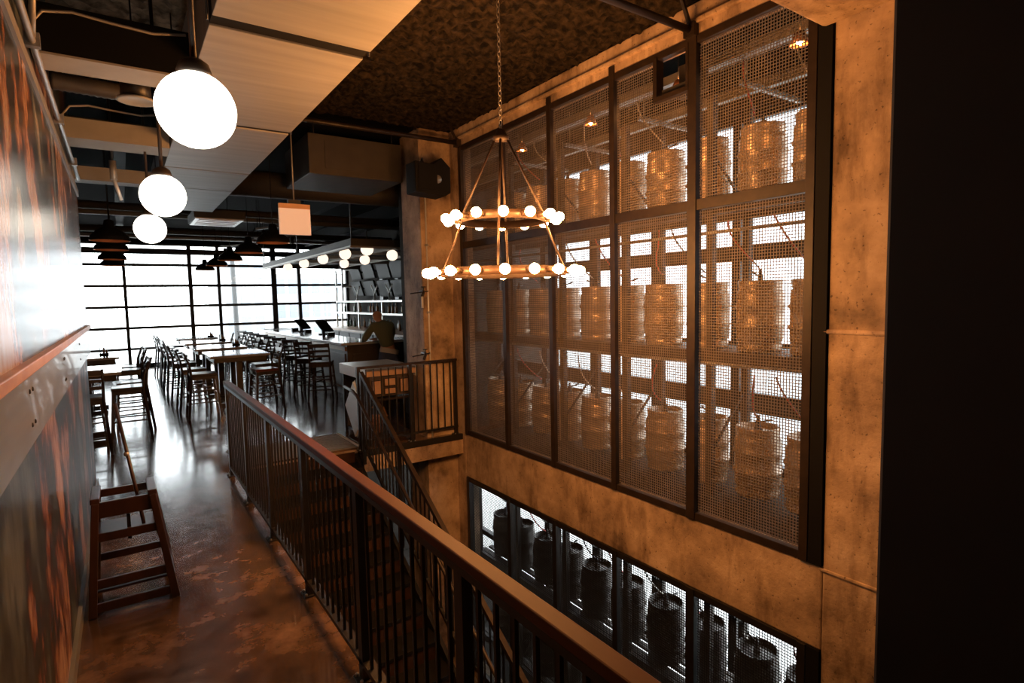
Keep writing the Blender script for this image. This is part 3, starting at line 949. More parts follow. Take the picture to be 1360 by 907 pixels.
for i, x in enumerate((-2.0, 0.1, 3.62, 5.4)):
    tag(MB().box(x - 0.07, x + 0.07, 7.4, 20.3, 3.78, 4.14).build('ceiling_joist', 'black_paint'), 'black steel joist running toward the big window', 'joist', 'joists of the dining room ceiling')
for i, (x, y) in enumerate(((2.6, 11.4), (2.9, 13.2), (2.5, 15.6))):
    t = thing('track_light', 'black track with spotlights under the dining room ceiling', 'spotlight', (x, y, 3.2), 0.5, 'track lights over the dining room')
    MB().box(-0.02, 0.02, -0.7, 0.7, 0.1, 0.14).build('track', 'pipe_grey', t)
    for s in (-0.45, 0.05, 0.5):
        MB().lathe([(0.03, 0), (0.045, 0.12), (0.0, 0.125)], 12, (0, s, -0.05), axis=(0.3, 0.3, 1)).build('spot_head', 'black_paint', t)
        MB().tube([(0, s, 0.05), (0, s, 0.12)], 0.008, 6).build('arm', 'black_paint', t)
    for s in (-0.6, 0.6):
        MB().tube([(0, s, 0.14), (0, s, CEIL - 3.2)], 0.006, 6).build('hanger_rod', 'black_paint', t)

# hanging sign
es = thing('hanging_sign', 'blank pinkish square sign with orange band hanging on a rod', 'sign', (1.745, 7.0, 2.68))
MB().box(-0.175, 0.175, -0.02, 0.02, 0, 0.30).build('face', 'sign_face', es)
MB().box(-0.175, 0.175, -0.022, 0.022, 0.30, 0.355).build('band', 'sign_band', es)
MB().box(-0.07, 0.07, -0.03, 0.03, 0.355, 0.40).build('mount', 'dark_steel', es)
MB().tube([(0, 0, 0.40), (0, 0, CEIL - 2.68)], 0.008, 8).build('rod', 'pipe_grey', es)

# black speaker on the pier
spk = thing('loudspeaker', 'black angular loudspeaker bracketed to the concrete pier', 'speaker', (3.27, 6.55, 3.17))
MB().prism([(-0.24, 0.03), (0.16, 0.0), (0.24, 0.05), (0.24, 0.36), (0.12, 0.47), (0.0, 0.38), (-0.24, 0.40)], -0.14, 0.14, 'y').build('cabinet', 'black_paint', spk, bevel=0.01)
MB().lathe([(0.05, 0), (0.05, 0.008), (0.0, 0.01)], 14, (0.06, -0.14, 0.2), axis=(0, -1, 0)).build('tweeter', 'grey_metal', spk).scale = (1, 1, 1)
MB().box(-0.2, 0.05, -0.15, -0.14, 0.06, 0.36).build('grille', 'black_paint', spk)
MB().bar((0.1, 0.14, 0.25), (0.12, 0.45, 0.25), 0.05, 0.08).build('bracket', 'dark_steel', spk)
MB().tube([(0.0, 0.1, 0.40), (0.02, 0.2, 0.52), (0.1, 0.44, 0.5)], 0.008, 6).build('cable', 'black_paint', spk)
# conduits and valves on the pier
pc = thing('conduit', 'thin vertical conduit on the concrete pier below the loudspeaker', 'pipe', (3.43, 6.985, 0))
MB().tube([(0, 0, 0.0), (0, 0, 3.3)], 0.012, 8).build('pipe', 'white_metal', pc)
for z in (0.6, 1.7, 2.6):
    MB().box(-0.025, 0.025, -0.014, 0.015, z, z + 0.03).build('clamp', 'grey_metal', pc)
for z, lab in ((2.0, 'brass hose valve with hanging chain on the pier under the loudspeaker'), (1.17, 'small brass hose valve low on the pier by the landing railing')):
    v_ = thing('hose_valve', lab, 'valve', (3.30, 6.98, z))
    MB().tube([(0.02, 0.02, 0), (0.02, -0.08, 0), (0.0, -0.12, -0.02), (-0.03, -0.14, -0.07)], 0.02, 10).build('body', 'brown_steel', v_)
    MB().lathe([(0.035, 0), (0.035, 0.012), (0.0, 0.014)], 12, (0.02, -0.08, 0.05)).build('wheel', 'dark_steel', v_)
    MB().tube([(0.02, -0.08, 0), (0.02, -0.08, 0.05)], 0.007, 6).build('spindle', 'dark_steel', v_)
    MB().tube([(-0.16, -0.06, -0.03), (0.1, -0.06, 0.0)], 0.009, 6).build('lever', 'dark_steel', v_)
    if z > 1.5:
        MB().tube([(-0.03, -0.14, -0.07), (-0.03, -0.14, -0.22)], 0.016, 8).build('cap_chain', 'white_metal', v_)

# ------------------------------------------------------------------ dining furniture
def make_stool(label, group, red=False):
    """bar stool with ladder back; faces +Y, back at -Y"""
    t = thing('bar_stool', label, 'bar stool', (0, 0, 0), 0, group)
    MB().box(-0.20, 0.20, -0.19, 0.20, 0.70, 0.745).build('seat', 'seat_leather' if red else 'dark_wood', t, bevel=0.012)
    MB().box(-0.185, 0.185, -0.175, 0.185, 0.645, 0.70).build('apron', 'dark_wood', t)
    for s in (-1, 1):
        MB().bar((s * 0.225, 0.225, 0), (s * 0.175, 0.175, 0.70), 0.034, 0.034).build('leg', 'dark_wood', t)
        MB().tube([(s * 0.225, -0.25, 0), (s * 0.185, -0.18, 0.70), (s * 0.185, -0.20, 0.90), (s * 0.185, -0.27, 1.10)], [0.02, 0.02, 0.018, 0.015], 6).build('back_leg', 'dark_wood', t)
    for z, dy in ((0.86, -0.198), (0.955, -0.222), (1.06, -0.258)):
        MB().box(-0.18, 0.18, dy - 0.009, dy + 0.009, z - (0.022 if z < 1 else 0.035), z + (0.022 if z < 1 else 0.035)).build('back_slat', 'dark_wood', t)
    for z in (0.22, 0.42):
        k = 0.225 - 0.05 * z / 0.70
        MB().bar((-k, k, z), (k, k, z), 0.02, 0.02).build('stretcher', 'dark_wood', t)
        for s in (-1, 1):
            MB().bar((s * k, k, z + 0.05), (s * k, -k - 0.015, z + 0.05), 0.02, 0.02).build('stretcher', 'dark_wood', t)
        MB().bar((-k, -k - 0.015, z), (k, -k - 0.015, z), 0.02, 0.02).build('stretcher', 'dark_wood', t)
    return t
def table(x, y, lab, w=0.95, d=1.2, h=1.0, grp='high tables'):
    t = thing('high_table', lab, 'table', (x, y, 0), 0, grp)
    MB().box(-w / 2, w / 2, -d / 2, d / 2, h - 0.04, h).build('tabletop', 'table_lacquer', t, bevel=0.004)
    MB().box(-w / 2 + 0.06, w / 2 - 0.06, -d / 2 + 0.06, d / 2 - 0.06, h - 0.12, h - 0.04).build('apron', 'dark_wood', t)
    for sy in (-1, 1):
        MB().box(-0.05, 0.05, sy * 0.32 - 0.05, sy * 0.32 + 0.05, 0.05, h - 0.12).build('column', 'dark_wood', t)
        MB().box(-0.26, 0.26, sy * 0.32 - 0.04, sy * 0.32 + 0.04, 0, 0.05).build('foot', 'dark_wood', t, bevel=0.006)
    return t
tabs = [(1.66, 11.3, 'dark high table closest to the long railing'), (1.62, 13.25, 'dark high table second from the long railing'), (1.60, 15.2, 'dark high table third from the long railing'), (1.58, 17.2, 'dark high table next to the big window')]
for x, y, l in tabs:
    table(x, y, l)
TN = ['closest to', 'second from', 'third from', 'fourth from']
AG, BG = 'stools on the aisle side', 'stools on the bar side of the high tables'
def stl(i, side, e):
    return '%s bar stool at the high table %s the long railing, %s end' % (side, TN[i], e)
stA = make_stool(stl(0, 'aisle-side', 'railing'), AG)
stA.location = (1.06, 10.72, 0)
stA.rotation_euler = (0, 0, -PI / 2)
for i, e, x, y in ((0, 'window', 1.02, 11.6), (1, 'railing', 0.98, 12.9), (1, 'window', 0.95, 13.7), (2, 'railing', 0.95, 14.9), (2, 'window', 0.92, 15.7), (3, 'railing', 0.95, 16.9), (3, 'window', 0.93, 17.7)):
    dup(stA, (x + random.uniform(-0.05, 0.03), y, 0), -PI / 2 + random.uniform(-0.12, 0.12), stl(i, 'aisle-side', e), AG)
stR = make_stool('bar stool with a dark red seat at the table corner closest to the long railing', None, True)
stR.location = (2.02, 10.66, 0)
stR.rotation_euler = (0, 0, PI / 2 + 0.1)
for i, e, x, y in ((0, 'window', 2.2, 11.6), (1, 'railing', 2.24, 12.9), (1, 'window', 2.24, 13.7), (2, 'railing', 2.22, 14.9), (2, 'window', 2.22, 15.7), (3, 'railing', 2.2, 16.9)):
    dup(stA, (x, y, 0), PI / 2 + random.uniform(-0.12, 0.12), stl(i, 'bar-side', e), BG)
# left row past the mural wall
for x, y, l in ((-0.52, 9.9, 'dark high table just past the end of the mural wall'), (-0.55, 12.6, 'dark high table further along the left row near the window')):
    table(x, y, l)
for x, y, r, l in ((0.02, 9.75, 1.55, 'aisle-side bar stool at the table just past the mural wall, wall end'), (0.05, 10.35, 1.7, 'aisle-side bar stool at the table just past the mural wall, window end'), (0.06, 12.3, 1.6, 'aisle-side bar stool at the far table of the mural wall row, wall end'), (0.02, 12.95, 1.5, 'aisle-side bar stool at the far table of the mural wall row, window end'),
                (-1.15, 9.9, -1.5, 'bar stool behind the table just past the mural wall'), (-1.15, 12.6, -1.6, 'bar stool behind the far table of the mural wall row')):
    dup(stA, (x, y, 0), r, l, 'stools at the tables past the mural wall')
dup(stA, (-0.45, 9.0, 0), 0.1, 'dark ladder-back bar stool tucked right behind the end of the mural wall', None)
# condiment caddies on the tables
def caddy(x, y, z, lab, grp=None):
    t = thing('condiment_caddy', lab, 'caddy', (x, y, z), 0, grp)
    MB().box(-0.07, 0.07, -0.05, 0.05, 0, 0.03).build('tray', 'black_paint', t)
    MB().box(-0.06, -0.05, -0.05, 0.05, 0.03, 0.14).build('menu_holder', 'black_paint', t)
    for dx, dy, h in ((0.0, -0.02, 0.12), (0.04, 0.02, 0.10), (0.0, 0.03, 0.14)):
        MB().lathe([(0.018, 0.03), (0.018, h - 0.03), (0.008, h - 0.01), (0.008, h)], 8, (dx, dy, 0)).build('bottle', 'glass_amber', t)
caddy(1.98, 13.3, 1.0, 'small black condiment caddy on the second high table')
caddy(1.98, 15.3, 1.0, 'small black condiment caddy on the third high table')
caddy(1.95, 17.2, 1.0, 'small black condiment caddy on the high table by the window')
caddy(-0.3, 12.7, 1.0, 'small black condiment caddy on the table in the left row')

# ------------------------------------------------------------------ bar
br = thing('bar_counter', 'long bar counter with glossy pale top and dark panelled front', 'bar', (3.45, 10.85, 0))
MB().prism([(0, 0), (2.05, 0), (2.05, 0.62), (0.72, 0.62), (0.72, 7.9), (0, 7.9)], 1.03, 1.08, 'z').build('countertop', 'bar_stone', br, bevel=0.004)
MB().prism([(0.18, 0.2), (2.0, 0.2), (2.0, 0.55), (0.62, 0.55), (0.62, 7.85), (0.18, 7.85)], 0.0, 1.03, 'z').build('body', 'bar_front', br)
MB().box(0.15, 0.18, 0.25, 7.8, 0.90, 0.98).build('front_moulding', 'back_bar_wood', br)
for k in range(7):
    y = 0.3 + k * 1.08
    MB().box(0.155, 0.18, y, y + 0.98, 0.15, 0.84).build('front_panel', 'bar_front', br, bevel=0.008)
for k in range(2):
    MB().box(0.28 + k * 0.86, 1.06 + k * 0.86, 0.175, 0.2, 0.15, 0.84).build('end_panel', 'bar_front', br, bevel=0.008)
MB().tube([(0.06, 0.12, 0.2), (0.06, 7.8, 0.2)], 0.022, 10).build('foot_rail', 'grey_metal', br)
for k in range(6):
    MB().tube([(0.2, 0.3 + k * 1.4, 0.12), (0.06, 0.3 + k * 1.4, 0.2)], 0.014, 8).build('rail_bracket', 'grey_metal', br)
angs = [-0.45, -0.7, -0.85, -0.95, -1.05, -1.0, -1.1, -1.05, -1.1]
for i, a in enumerate(angs):
    dup(stA, (3.12 - 0.01 * i, 11.05 + 0.85 * i, 0), a, '%s ladder-back bar stool along the bar, counted from the leaning man' % ORD[i], 'stools along the bar')
for x, y, lab, a in ((4.05, 14.0, 'black register screen on the bar closest to the leaning man', 0.5), (4.02, 15.9, 'black register screen further along the bar', 0.6)):
    t = thing('register_screen', lab, 'screen', (x, y, 1.08), a)
    MB().box(-0.10, 0.10, -0.09, 0.09, 0, 0.03).build('base', 'black_paint', t)
    MB().bar((0, 0.02, 0.03), (0, 0.0, 0.16), 0.05, 0.05).build('stand', 'black_paint', t)
    MB().bar((-0.0, -0.14, 0.08), (0, 0.10, 0.32), 0.34, 0.03).build('screen', 'tv_glass', t)
for x, y, lab in ((4.0, 13.3, 'small black napkin box on the bar near the leaning man'), (3.98, 15.2, 'small black napkin box between the register screens'), (3.95, 16.4, 'small black card reader at the far bar end')):
    t = thing('napkin_box', lab, 'box', (x, y, 1.08))
    MB().box(-0.08, 0.08, -0.06, 0.06, 0, 0.08).build('box', 'black_paint', t, bevel=0.006)
    MB().box(-0.05, 0.05, -0.04, 0.04, 0.08, 0.085).build('napkins', 'white_panel', t)
# back bar
bb = thing('back_bar_counter', 'back bar counter with wooden top behind the bar', 'counter', (5.75, 11.3, 0))
MB().box(0, 1.1, 0, 9.1, 0.94, 1.0).build('countertop', 'back_bar_wood', bb, bevel=0.004)
for k in range(9):
    y = 0.05 + k * 1.0
    c = MB().box(0.06, 1.05, y, y + 0.98, 0, 0.94).build('cabinet', 'bar_front', bb)
    d = MB().box(0.03, 0.06, y + 0.03, y + 0.95, 0.1, 0.9).build('door', 'tv_glass', bb)
    MB().box(0.0, 0.03, y + 0.06, y + 0.09, 0.4, 0.7).build('handle', 'grey_metal', d)
sh = thing('back_bar_shelving', 'white-edged metal shelving on the back bar wall', 'shelving', (6.3, 11.5, 0))
for z in (1.45, 1.83, ):
    MB().box(0, 0.5, 0, 8.7, z, z + 0.05).build('shelf', 'white_metal', sh)
for y in (0.02, 2.2, 4.4, 6.4, 8.1, 8.65):
    MB().box(0, 0.05, y, y + 0.05, 1.0, 1.83).build('upright', 'white_metal', sh)
for y in (7.95, 8.62):
    MB().box(0, 0.05, y, y + 0.05, 1.88, 3.0).build('tall_upright', 'white_metal', sh)
for z in (2.35, 2.95):
    MB().box(0, 0.5, 7.95, 8.67, z, z + 0.05).build('tall_shelf', 'white_metal', sh)
k = 0
bot = {}
for zz in (1.0, 1.50):
    for y in [11.8 + 0.23 * i for i in range(36)]:
        if random.random() < 0.25:
            continue
        mt_ = random.choice(('glass_green', 'glass_amber', 'glass_pale', 'glass_amber'))
        nm = {'glass_green': 'green', 'glass_amber': 'amber', 'glass_pale': 'clear'}[mt_]
        wh = 'back bar counter' if zz < 1.2 else 'back bar shelf'
        if mt_ not in bot:
            o = MB().lathe([(0.036, 0), (0.038, 0.01), (0.038, 0.17), (0.03, 0.20), (0.014, 0.225), (0.014, 0.29), (0.016, 0.30), (0.0, 0.301)], 10).build('bottle', mt_)
            bot[mt_] = o
        else:
            o = inst(bot[mt_], (0, 0, 0))
        o.location = (6.42 + random.uniform(0, 0.2), y, zz + (0.0 if zz > 1.2 else 0.0))
        tag(o, 'small %s glass bottle on the %s' % (nm, wh), 'bottle', '%s bottles on the %s' % (nm, wh))
# Y-shaped draught taps on the shelf
for i, y in enumerate((18.3, 16.75, 15.6)):
    t = thing('draught_tower', 'white Y-shaped draught tower on the back bar shelf', 'beer tap', (6.42, y, 1.88), 0, 'draught towers on the back bar')
    MB().lathe([(0.07, 0), (0.07, 0.02), (0.024, 0.03), (0.024, 0.22)], 12).build('column', 'white_metal', t)
    for s in (-1, 1):
        MB().tube([(0, 0, 0.2), (0, s * 0.1, 0.32), (0, s * 0.2, 0.40), (0, s * 0.24, 0.46)], 0.02, 8).build('arm', 'white_panel', t)
# television screens, two rows tilted down
scr = [(18.75, 2.72), (17.55, 2.72), (16.3, 2.68), (15.25, 2.66), (18.6, 2.18), (17.4, 2.16), (16.2, 2.14), (15.15, 2.12)]
for i, (y, z) in enumerate(scr):
    row = 'upper' if i < 4 else 'lower'
    t = thing('television', '%s black television from the big window in the %s row behind the bar' % (ORD[i % 4], row), 'television', (6.55, y, z + 0.1), 0, '%s row of televisions' % row)
    MB().bar((0.0, -0.46, 0), (0.0, 0.46, 0), 0.05, 0.50, up=(-0.28, 0, 1)).build('case', 'black_paint', t)
    MB().bar((-0.028, -0.44, -0.0), (-0.028, 0.44, -0.0), 0.006, 0.46, up=(-0.28, 0, 1)).build('screen', 'tv_glass', t)
    MB().bar((0.02, 0, 0), (0.33, 0, 0.0), 0.1, 0.06).build('wall_mount', 'dark_steel', t)
for i, y in enumerate((16.95, 15.75)):
    tag(MB().box(6.72, 6.80, y - 0.13, y + 0.13, 1.9, 3.0).build('mirror_strip', 'facade_glass'), 'bluish upright glass strip between the televisions', 'mirror', 'glass strips between televisions')
# canopy over the bar with opal globes
cy = thing('bar_canopy', 'grey framed canopy hung over the bar', 'canopy', (3.44, 10.03, 2.87))
MB().box(0, 0.06, 0, 7.6, 0, 0.13).build('front_fascia', 'dull_duct', cy)
MB().box(0.06, 2.85, 0, 0.06, 0, 0.13).build('end_fascia', 'dull_duct', cy)
MB().box(0.06, 2.85, 7.54, 7.6, 0, 0.13).build('far_fascia', 'dull_duct', cy)
MB().box(-0.02, 0.08, -0.02, 7.62, -0.03, 0).build('edge_trim', 'pipe_grey', cy)
MB().box(0.08, 2.85, -0.02, 0.08, -0.03, 0).build('edge_trim', 'pipe_grey', cy)
for y in (0.75, 2.2, 3.6, 5.2):
    MB().box(0.06, 2.85, y - 0.03, y + 0.03, 0.02, 0.10).build('cross_bar', 'pipe_grey', cy)
for x in (1.1, 2.2):
    MB().box(x - 0.03, x + 0.03, 0.06, 7.54, 0.02, 0.1).build('long_bar', 'pipe_grey', cy)
for x, y in ((0.03, 0.05), (0.03, 3.8), (0.03, 7.5), (2.75, 0.05), (2.75, 3.8)):
    MB().tube([(x, y, 0.13), (x, y, CEIL - 2.87)], 0.012, 6).build('hanger_rod', 'dark_steel', cy)
MB().box(0.06, 2.85, 0.06, 7.54, 0.11, 0.13).build('deck', 'black_paint', cy)
for i, (x, y) in enumerate(((3.77, 11.35), (3.8, 10.2), (4.73, 14.35), (4.74, 12.9), (4.79, 11.4), (3.78, 12.9), (3.81, 14.6), (3.82, 16.3))):
    g = thing('bar_globe_lamp', 'small opal globe lamp under the bar canopy', 'lamp', (x, y, 2.83), 0, 'globe lamps under the bar canopy')
    MB().sphere((0, 0, 0), 0.115, 18, 12).build('globe', 'opal_glow_warm', g)
    MB().lathe([(0.04, 0.105), (0.045, 0.14), (0.012, 0.16), (0.012, 0.33)], 10).build('holder', 'dark_steel', g)

# dome pendants
def pend(x, y, lab, grp, r=0.2):
    t = thing('dome_pendant', lab, 'lamp', (x, y, 2.70), 0, grp)
    MB().lathe([(0.03, 0.26), (0.05, 0.25), (0.06, 0.17), (r * 0.6, 0.13), (r * 0.92, 0.06), (r, 0.0), (r - 0.006, 0.0), (r * 0.9, 0.055), (r * 0.57, 0.122), (0.05, 0.16)], 20, cap=False).build('shade', 'black_paint', t)
    MB().lathe([(r - 0.008, 0.002), (r * 0.88, 0.05), (r * 0.55, 0.118), (0.04, 0.15), (0.0, 0.15)], 20, cap=False).build('lining', 'copper_inside', t)
    MB().sphere((0, 0, 0.07), 0.03, 10, 8).build('bulb', 'pendant_glow', t)
    MB().tube([(0, 0, 0.25), (0, 0, CEIL - 2.70)], 0.006, 6).build('cord', 'black_paint', t)
for i, (x, y) in enumerate(((1.77, 8.3), (1.77, 10.1), (1.77, 12.0), (1.77, 13.8), (1.75, 15.7))):
    pend(x, y, '%s black dome pendant over the high tables counted from the hanging sign' % ORD[i], 'dome pendants over the high tables', 0.22)
for i, (x, y) in enumerate(((-0.06, 8.75), (-0.06, 10.2), (-0.07, 12.3), (-0.08, 14.2))):
    pend(x, y, '%s black dome pendant beyond the mural wall counted from the corridor globes' % ORD[i], 'dome pendants past the mural wall', 0.22)

# low dark planter under the window, outside sill
tag(MB().box(-1.2, -0.2, 18.9, 19.3, 0, 0.55).build('planter_box', 'black_paint', bevel=0.01), 'low black box standing before the big window', 'box')

# ------------------------------------------------------------------ host stand
hs = thing('host_stand', 'grey-topped host stand with framed front panels behind the landing railing', 'host stand', (2.56, 7.10, 0))
W_, D_ = 0.70, 1.05
MB().box(0, W_, 0, D_, 0.97, 1.0).build('top', 'grey_metal', hs, bevel=0.004)
MB().box(-0.01, 0.0, 0, D_, 0.86, 1.0).build('side_fascia', 'white_panel', hs)
MB().box(W_, W_ + 0.01, 0, D_, 0.86, 1.0).build('side_fascia', 'white_panel', hs)
MB().box(0, W_, 0.0, 0.02, 0.90, 0.97).build('front_fascia', 'print_tan', hs)
for x in (0.02, W_ - 0.06):
    for y in (0.03, D_ - 0.07):
        MB().box(x, x + 0.04, y, y + 0.04, 0, 0.97).build('leg', 'dark_steel', hs)
MB().box(0.05, W_ - 0.05, 0.05, 0.07, 0.62, 0.9).build('front_panel', 'bar_front', hs)
for x, z, w, h in ((0.10, 0.66, 0.11, 0.17), (0.27, 0.76, 0.16, 0.09), (0.27, 0.65, 0.16, 0.07), (0.49, 0.66, 0.11, 0.17)):
    q = MB().box(x, x + w, 0.035, 0.05, z, z + h).build('picture', 'print_tan', hs)
    for xa, xb, za, zb in ((x - 0.012, x, z - 0.012, z + h + 0.012), (x + w, x + w + 0.012, z - 0.012, z + h + 0.012), (x, x + w, z - 0.012, z), (x, x + w, z + h, z + h + 0.012)):
        MB().box(xa, xb, 0.03, 0.05, za, zb).build('frame_strip', 'dark_wood', q)
MB().box(0.05, W_ - 0.05, 0.1, D_ - 0.05, 0.55, 0.58).build('shelf', 'dark_wood', hs)
MB().box(0.05, W_ - 0.05, 0.1, D_ - 0.05, 0.06, 0.09).build('shelf', 'dark_wood', hs)
MB().box(0.05, W_ - 0.05, D_ - 0.09, D_ - 0.07, 0.06, 0.97).build('back_panel', 'bar_front', hs)
bs = thing('wicker_basket', 'brown wicker basket inside the host stand', 'basket', (2.82, 7.45, 0.09))
MB().lathe([(0.0, 0.0), (0.11, 0.0), (0.14, 0.2), (0.15, 0.21), (0.13, 0.2), (0.10, 0.02), (0.0, 0.02)], 16, cap=False).build('bowl', 'wicker', bs)
MB().tube([(-0.14, 0, 0.2), (-0.1, 0, 0.32), (0, 0, 0.37), (0.1, 0, 0.32), (0.14, 0, 0.2)], 0.012, 6).build('handle', 'wicker', bs)
dp = thing('white_board', 'white square board tilted on its corner against the host stand', 'board', (2.52, 7.46, 0.44))
MB().prism([(0, -0.38), (0.37, 0.0), (0, 0.37), (-0.37, 0.0)], -0.012, 0.012, 'x').build('panel', 'white_panel', dp)
MB().prism([(0, -0.40), (0.39, 0.0), (0, 0.39), (-0.39, 0.0)], 0.012, 0.02, 'x').build('backing', 'grey_metal', dp)

# ------------------------------------------------------------------ high chair and pole
hc = thing('high_chair', 'dark brown wooden high chair standing by the mural wall', 'high chair', (-0.04, 4.48, 0))
fy, by = -0.27, 0.26          # feet
ty, tb = -0.19, 0.10          # top
for sx, fx, tx in ((-1, -0.215, -0.165), (1, 0.225, 0.135)):
    MB().bar((fx, fy, 0), (tx, ty, 0.68), 0.045, 0.05, w2=0.038, h2=0.045).build('front_leg', 'high_chair_wood', hc, bevel=0.004)
    MB().bar((fx, by, 0), (tx, tb, 0.68), 0.045, 0.05, w2=0.038, h2=0.045).build('back_leg', 'high_chair_wood', hc, bevel=0.004)
    MB().bar((tx, ty - 0.02, 0.695), (tx, tb + 0.02, 0.695), 0.05, 0.035).build('arm_rail', 'high_chair_wood', hc, bevel=0.006)
    k = 0.12
    MB().bar((fx * 0.98, fy + 0.02, k), (fx * 0.98, by - 0.03, k), 0.022, 0.05).build('side_stretcher', 'high_chair_wood', hc)
    MB().bar((tx * 1.15, ty - 0.02, 0.44), (tx * 1.15, tb + 0.05, 0.44), 0.022, 0.05).build('seat_rail', 'high_chair_wood', hc)
def xr(z, front=True):
    t = z / 0.68
    y = (fy + (ty - fy) * t) if front else (by + (tb - by) * t)
    return (-0.215 + 0.05 * t, y, z), (0.225 - 0.09 * t, y, z)
for z, h, nm, fr in ((0.635, 0.10, 'top_crossbar', True), (0.47, 0.055, 'seat_front_rail', True), (0.19, 0.055, 'lower_crossbar', True), (0.05, 0.055, 'foot_bar', True), (0.66, 0.05, 'back_crossbar', False), (0.19, 0.05, 'back_lower_crossbar', False)):
    a, b_ = xr(z, fr)
    MB().bar(a, b_, 0.024, h).build(nm, 'high_chair_wood', hc, bevel=0.003)
MB().box(-0.165, 0.15, -0.2, 0.12, 0.445, 0.465).build('seat', 'high_chair_wood', hc)
MB().box(-0.20, 0.20, -0.24, -0.10, 0.13, 0.145).build('foot_board', 'high_chair_wood', hc)
MB().bar((0.05, -0.05, 0.63), (0.12, 0.02, 0.60), 0.02, 0.006).build('strap', 'white_panel', hc)
MB().bar((0.0, -0.19, 0.6), (0.0, -0.20, 0.42), 0.02, 0.006).build('strap', 'black_paint', hc)
pl = thing('pole', 'slim dark wooden pole standing in the high chair and leaning back', 'pole', (0.025, 4.44, 0.467))
MB().tube([(0.015, -0.06, 0.0), (-0.02, 0.0, 0.26), (-0.095, 0.08, 0.79)], 0.011, 8).build('shaft', 'high_chair_wood', pl)
MB().lathe([(0.011, 0), (0.017, 0.008), (0.017, 0.022), (0.011, 0.03)], 10, (-0.05, 0.03, 0.44), axis=(-0.14, 0.15, 1)).build('collar', 'grey_metal', pl)

# ------------------------------------------------------------------ man leaning on the bar end
def skin_mesh(name, mt_, nodes, edges, parent=None, sub=2, root=0):
    me = bpy.data.meshes.new(name)
    me.from_pydata([n_[0] for n_ in nodes], edges, [])
    o = bpy.data.objects.new(name, me)
    COL.objects.link(o)
    if parent:
        o.parent = parent
    sm = o.modifiers.new('skin', 'SKIN')
    sm.use_smooth_shade = True
    for i, n_ in enumerate(nodes):
        r = n_[1]
        me.skin_vertices[0].data[i].radius = (r, r) if not isinstance(r, tuple) else r
        me.skin_vertices[0].data[i].use_root = (i == root)
    ss = o.modifiers.new('sub', 'SUBSURF')
    ss.levels = ss.render_levels = sub
    me.materials.append(MATS[mt_])
    return o
# local frame: origin between the feet, +Y towards the bar, hips shifted right, leaning to the left
mn = thing('person', 'bald person in an olive green sweater leaning on the end of the bar', 'person', (4.14, 10.28, 0), 0.12)
nodes = [((0.02, -0.02, 0.92), (0.13, 0.10)), ((0.0, 0.0, 1.10), (0.13, 0.09)), ((-0.04, 0.04, 1.32), (0.16, 0.10)), ((-0.07, 0.07, 1.45), (0.09, 0.08)), ((-0.09, 0.10, 1.50), 0.06), ((-0.10, 0.13, 1.55), (0.078, 0.092)), ((-0.105, 0.145, 1.625), (0.082, 0.098)), ((-0.105, 0.15, 1.69), (0.05, 0.06)),
         ((-0.24, 0.07, 1.40), 0.062), ((-0.33, 0.20, 1.18), 0.050), ((-0.25, 0.42, 1.125), 0.042), ((-0.20, 0.52, 1.12), 0.034), ((-0.17, 0.58, 1.115), 0.03),
         ((0.13, 0.05, 1.40), 0.062), ((0.22, 0.18, 1.18), 0.050), ((0.12, 0.40, 1.125), 0.042), ((0.05, 0.50, 1.12), 0.034), ((0.01, 0.56, 1.115), 0.03),
         ((-0.08, -0.02, 0.82), 0.085), ((-0.10, 0.05, 0.48), 0.062), ((-0.10, 0.0, 0.10), 0.042), ((-0.10, 0.09, 0.045), 0.036), ((-0.10, 0.16, 0.038), 0.03),
         ((0.11, -0.04, 0.82), 0.085), ((0.13, -0.02, 0.48), 0.062), ((0.14, -0.10, 0.10), 0.042), ((0.15, -0.01, 0.045), 0.036), ((0.15, 0.06, 0.038), 0.03)]
edges = [(0, 1), (1, 2), (2, 3), (3, 4), (4, 5), (5, 6), (6, 7), (2, 8), (8, 9), (9, 10), (10, 11), (11, 12), (2, 13), (13, 14), (14, 15), (15, 16), (16, 17), (0, 18), (18, 19), (19, 20), (20, 21), (21, 22), (0, 23), (23, 24), (24, 25), (25, 26), (26, 27)]
def fingers(pi, base, dirv, side):
    bx, by_, bz = base
    for k, ln in enumerate((0.075, 0.085, 0.08, 0.065)):
        off = (k - 1.5) * 0.019
        a = (bx + side * off * 0.8, by_ + 0.012 + off * 0.2, bz + 0.004)
        b_ = (a[0] + dirv[0] * ln * 0.55, a[1] + dirv[1] * ln * 0.55, bz + 0.008)
        c = (a[0] + dirv[0] * ln, a[1] + dirv[1] * ln, bz - 0.012)
        i = len(nodes)
        nodes.extend([(a, 0.0095), (b_, 0.009), (c, 0.0075)])
        edges.extend([(pi, i), (i, i + 1), (i + 1, i + 2)])
    i = len(nodes)
    nodes.extend([((bx - side * 0.04, by_ - 0.02, bz + 0.004), 0.0105), ((bx - side * 0.06, by_ + 0.02, bz), 0.009)])
    edges.extend([(pi, i), (i, i + 1)])
fingers(12, (-0.17, 0.58, 1.115), (0.3, 0.95), 1)
fingers(17, (0.01, 0.56, 1.115), (-0.5, 0.86), -1)
body = skin_mesh('body', 'skin', nodes, edges, mn)
hm = MB()
hm.sphere((-0.19, 0.135, 1.605), 0.026, 10, 8, (0.4, 0.8, 1.3)).sphere((-0.02, 0.13, 1.605), 0.026, 10, 8, (0.4, 0.8, 1.3))
hm.build('ears', 'skin', body)
fm = MB()
fm.sphere((-0.108, 0.248, 1.60), 0.016, 8, 6, (0.9, 1.2, 1.6))
fm.build('nose', 'skin', body)
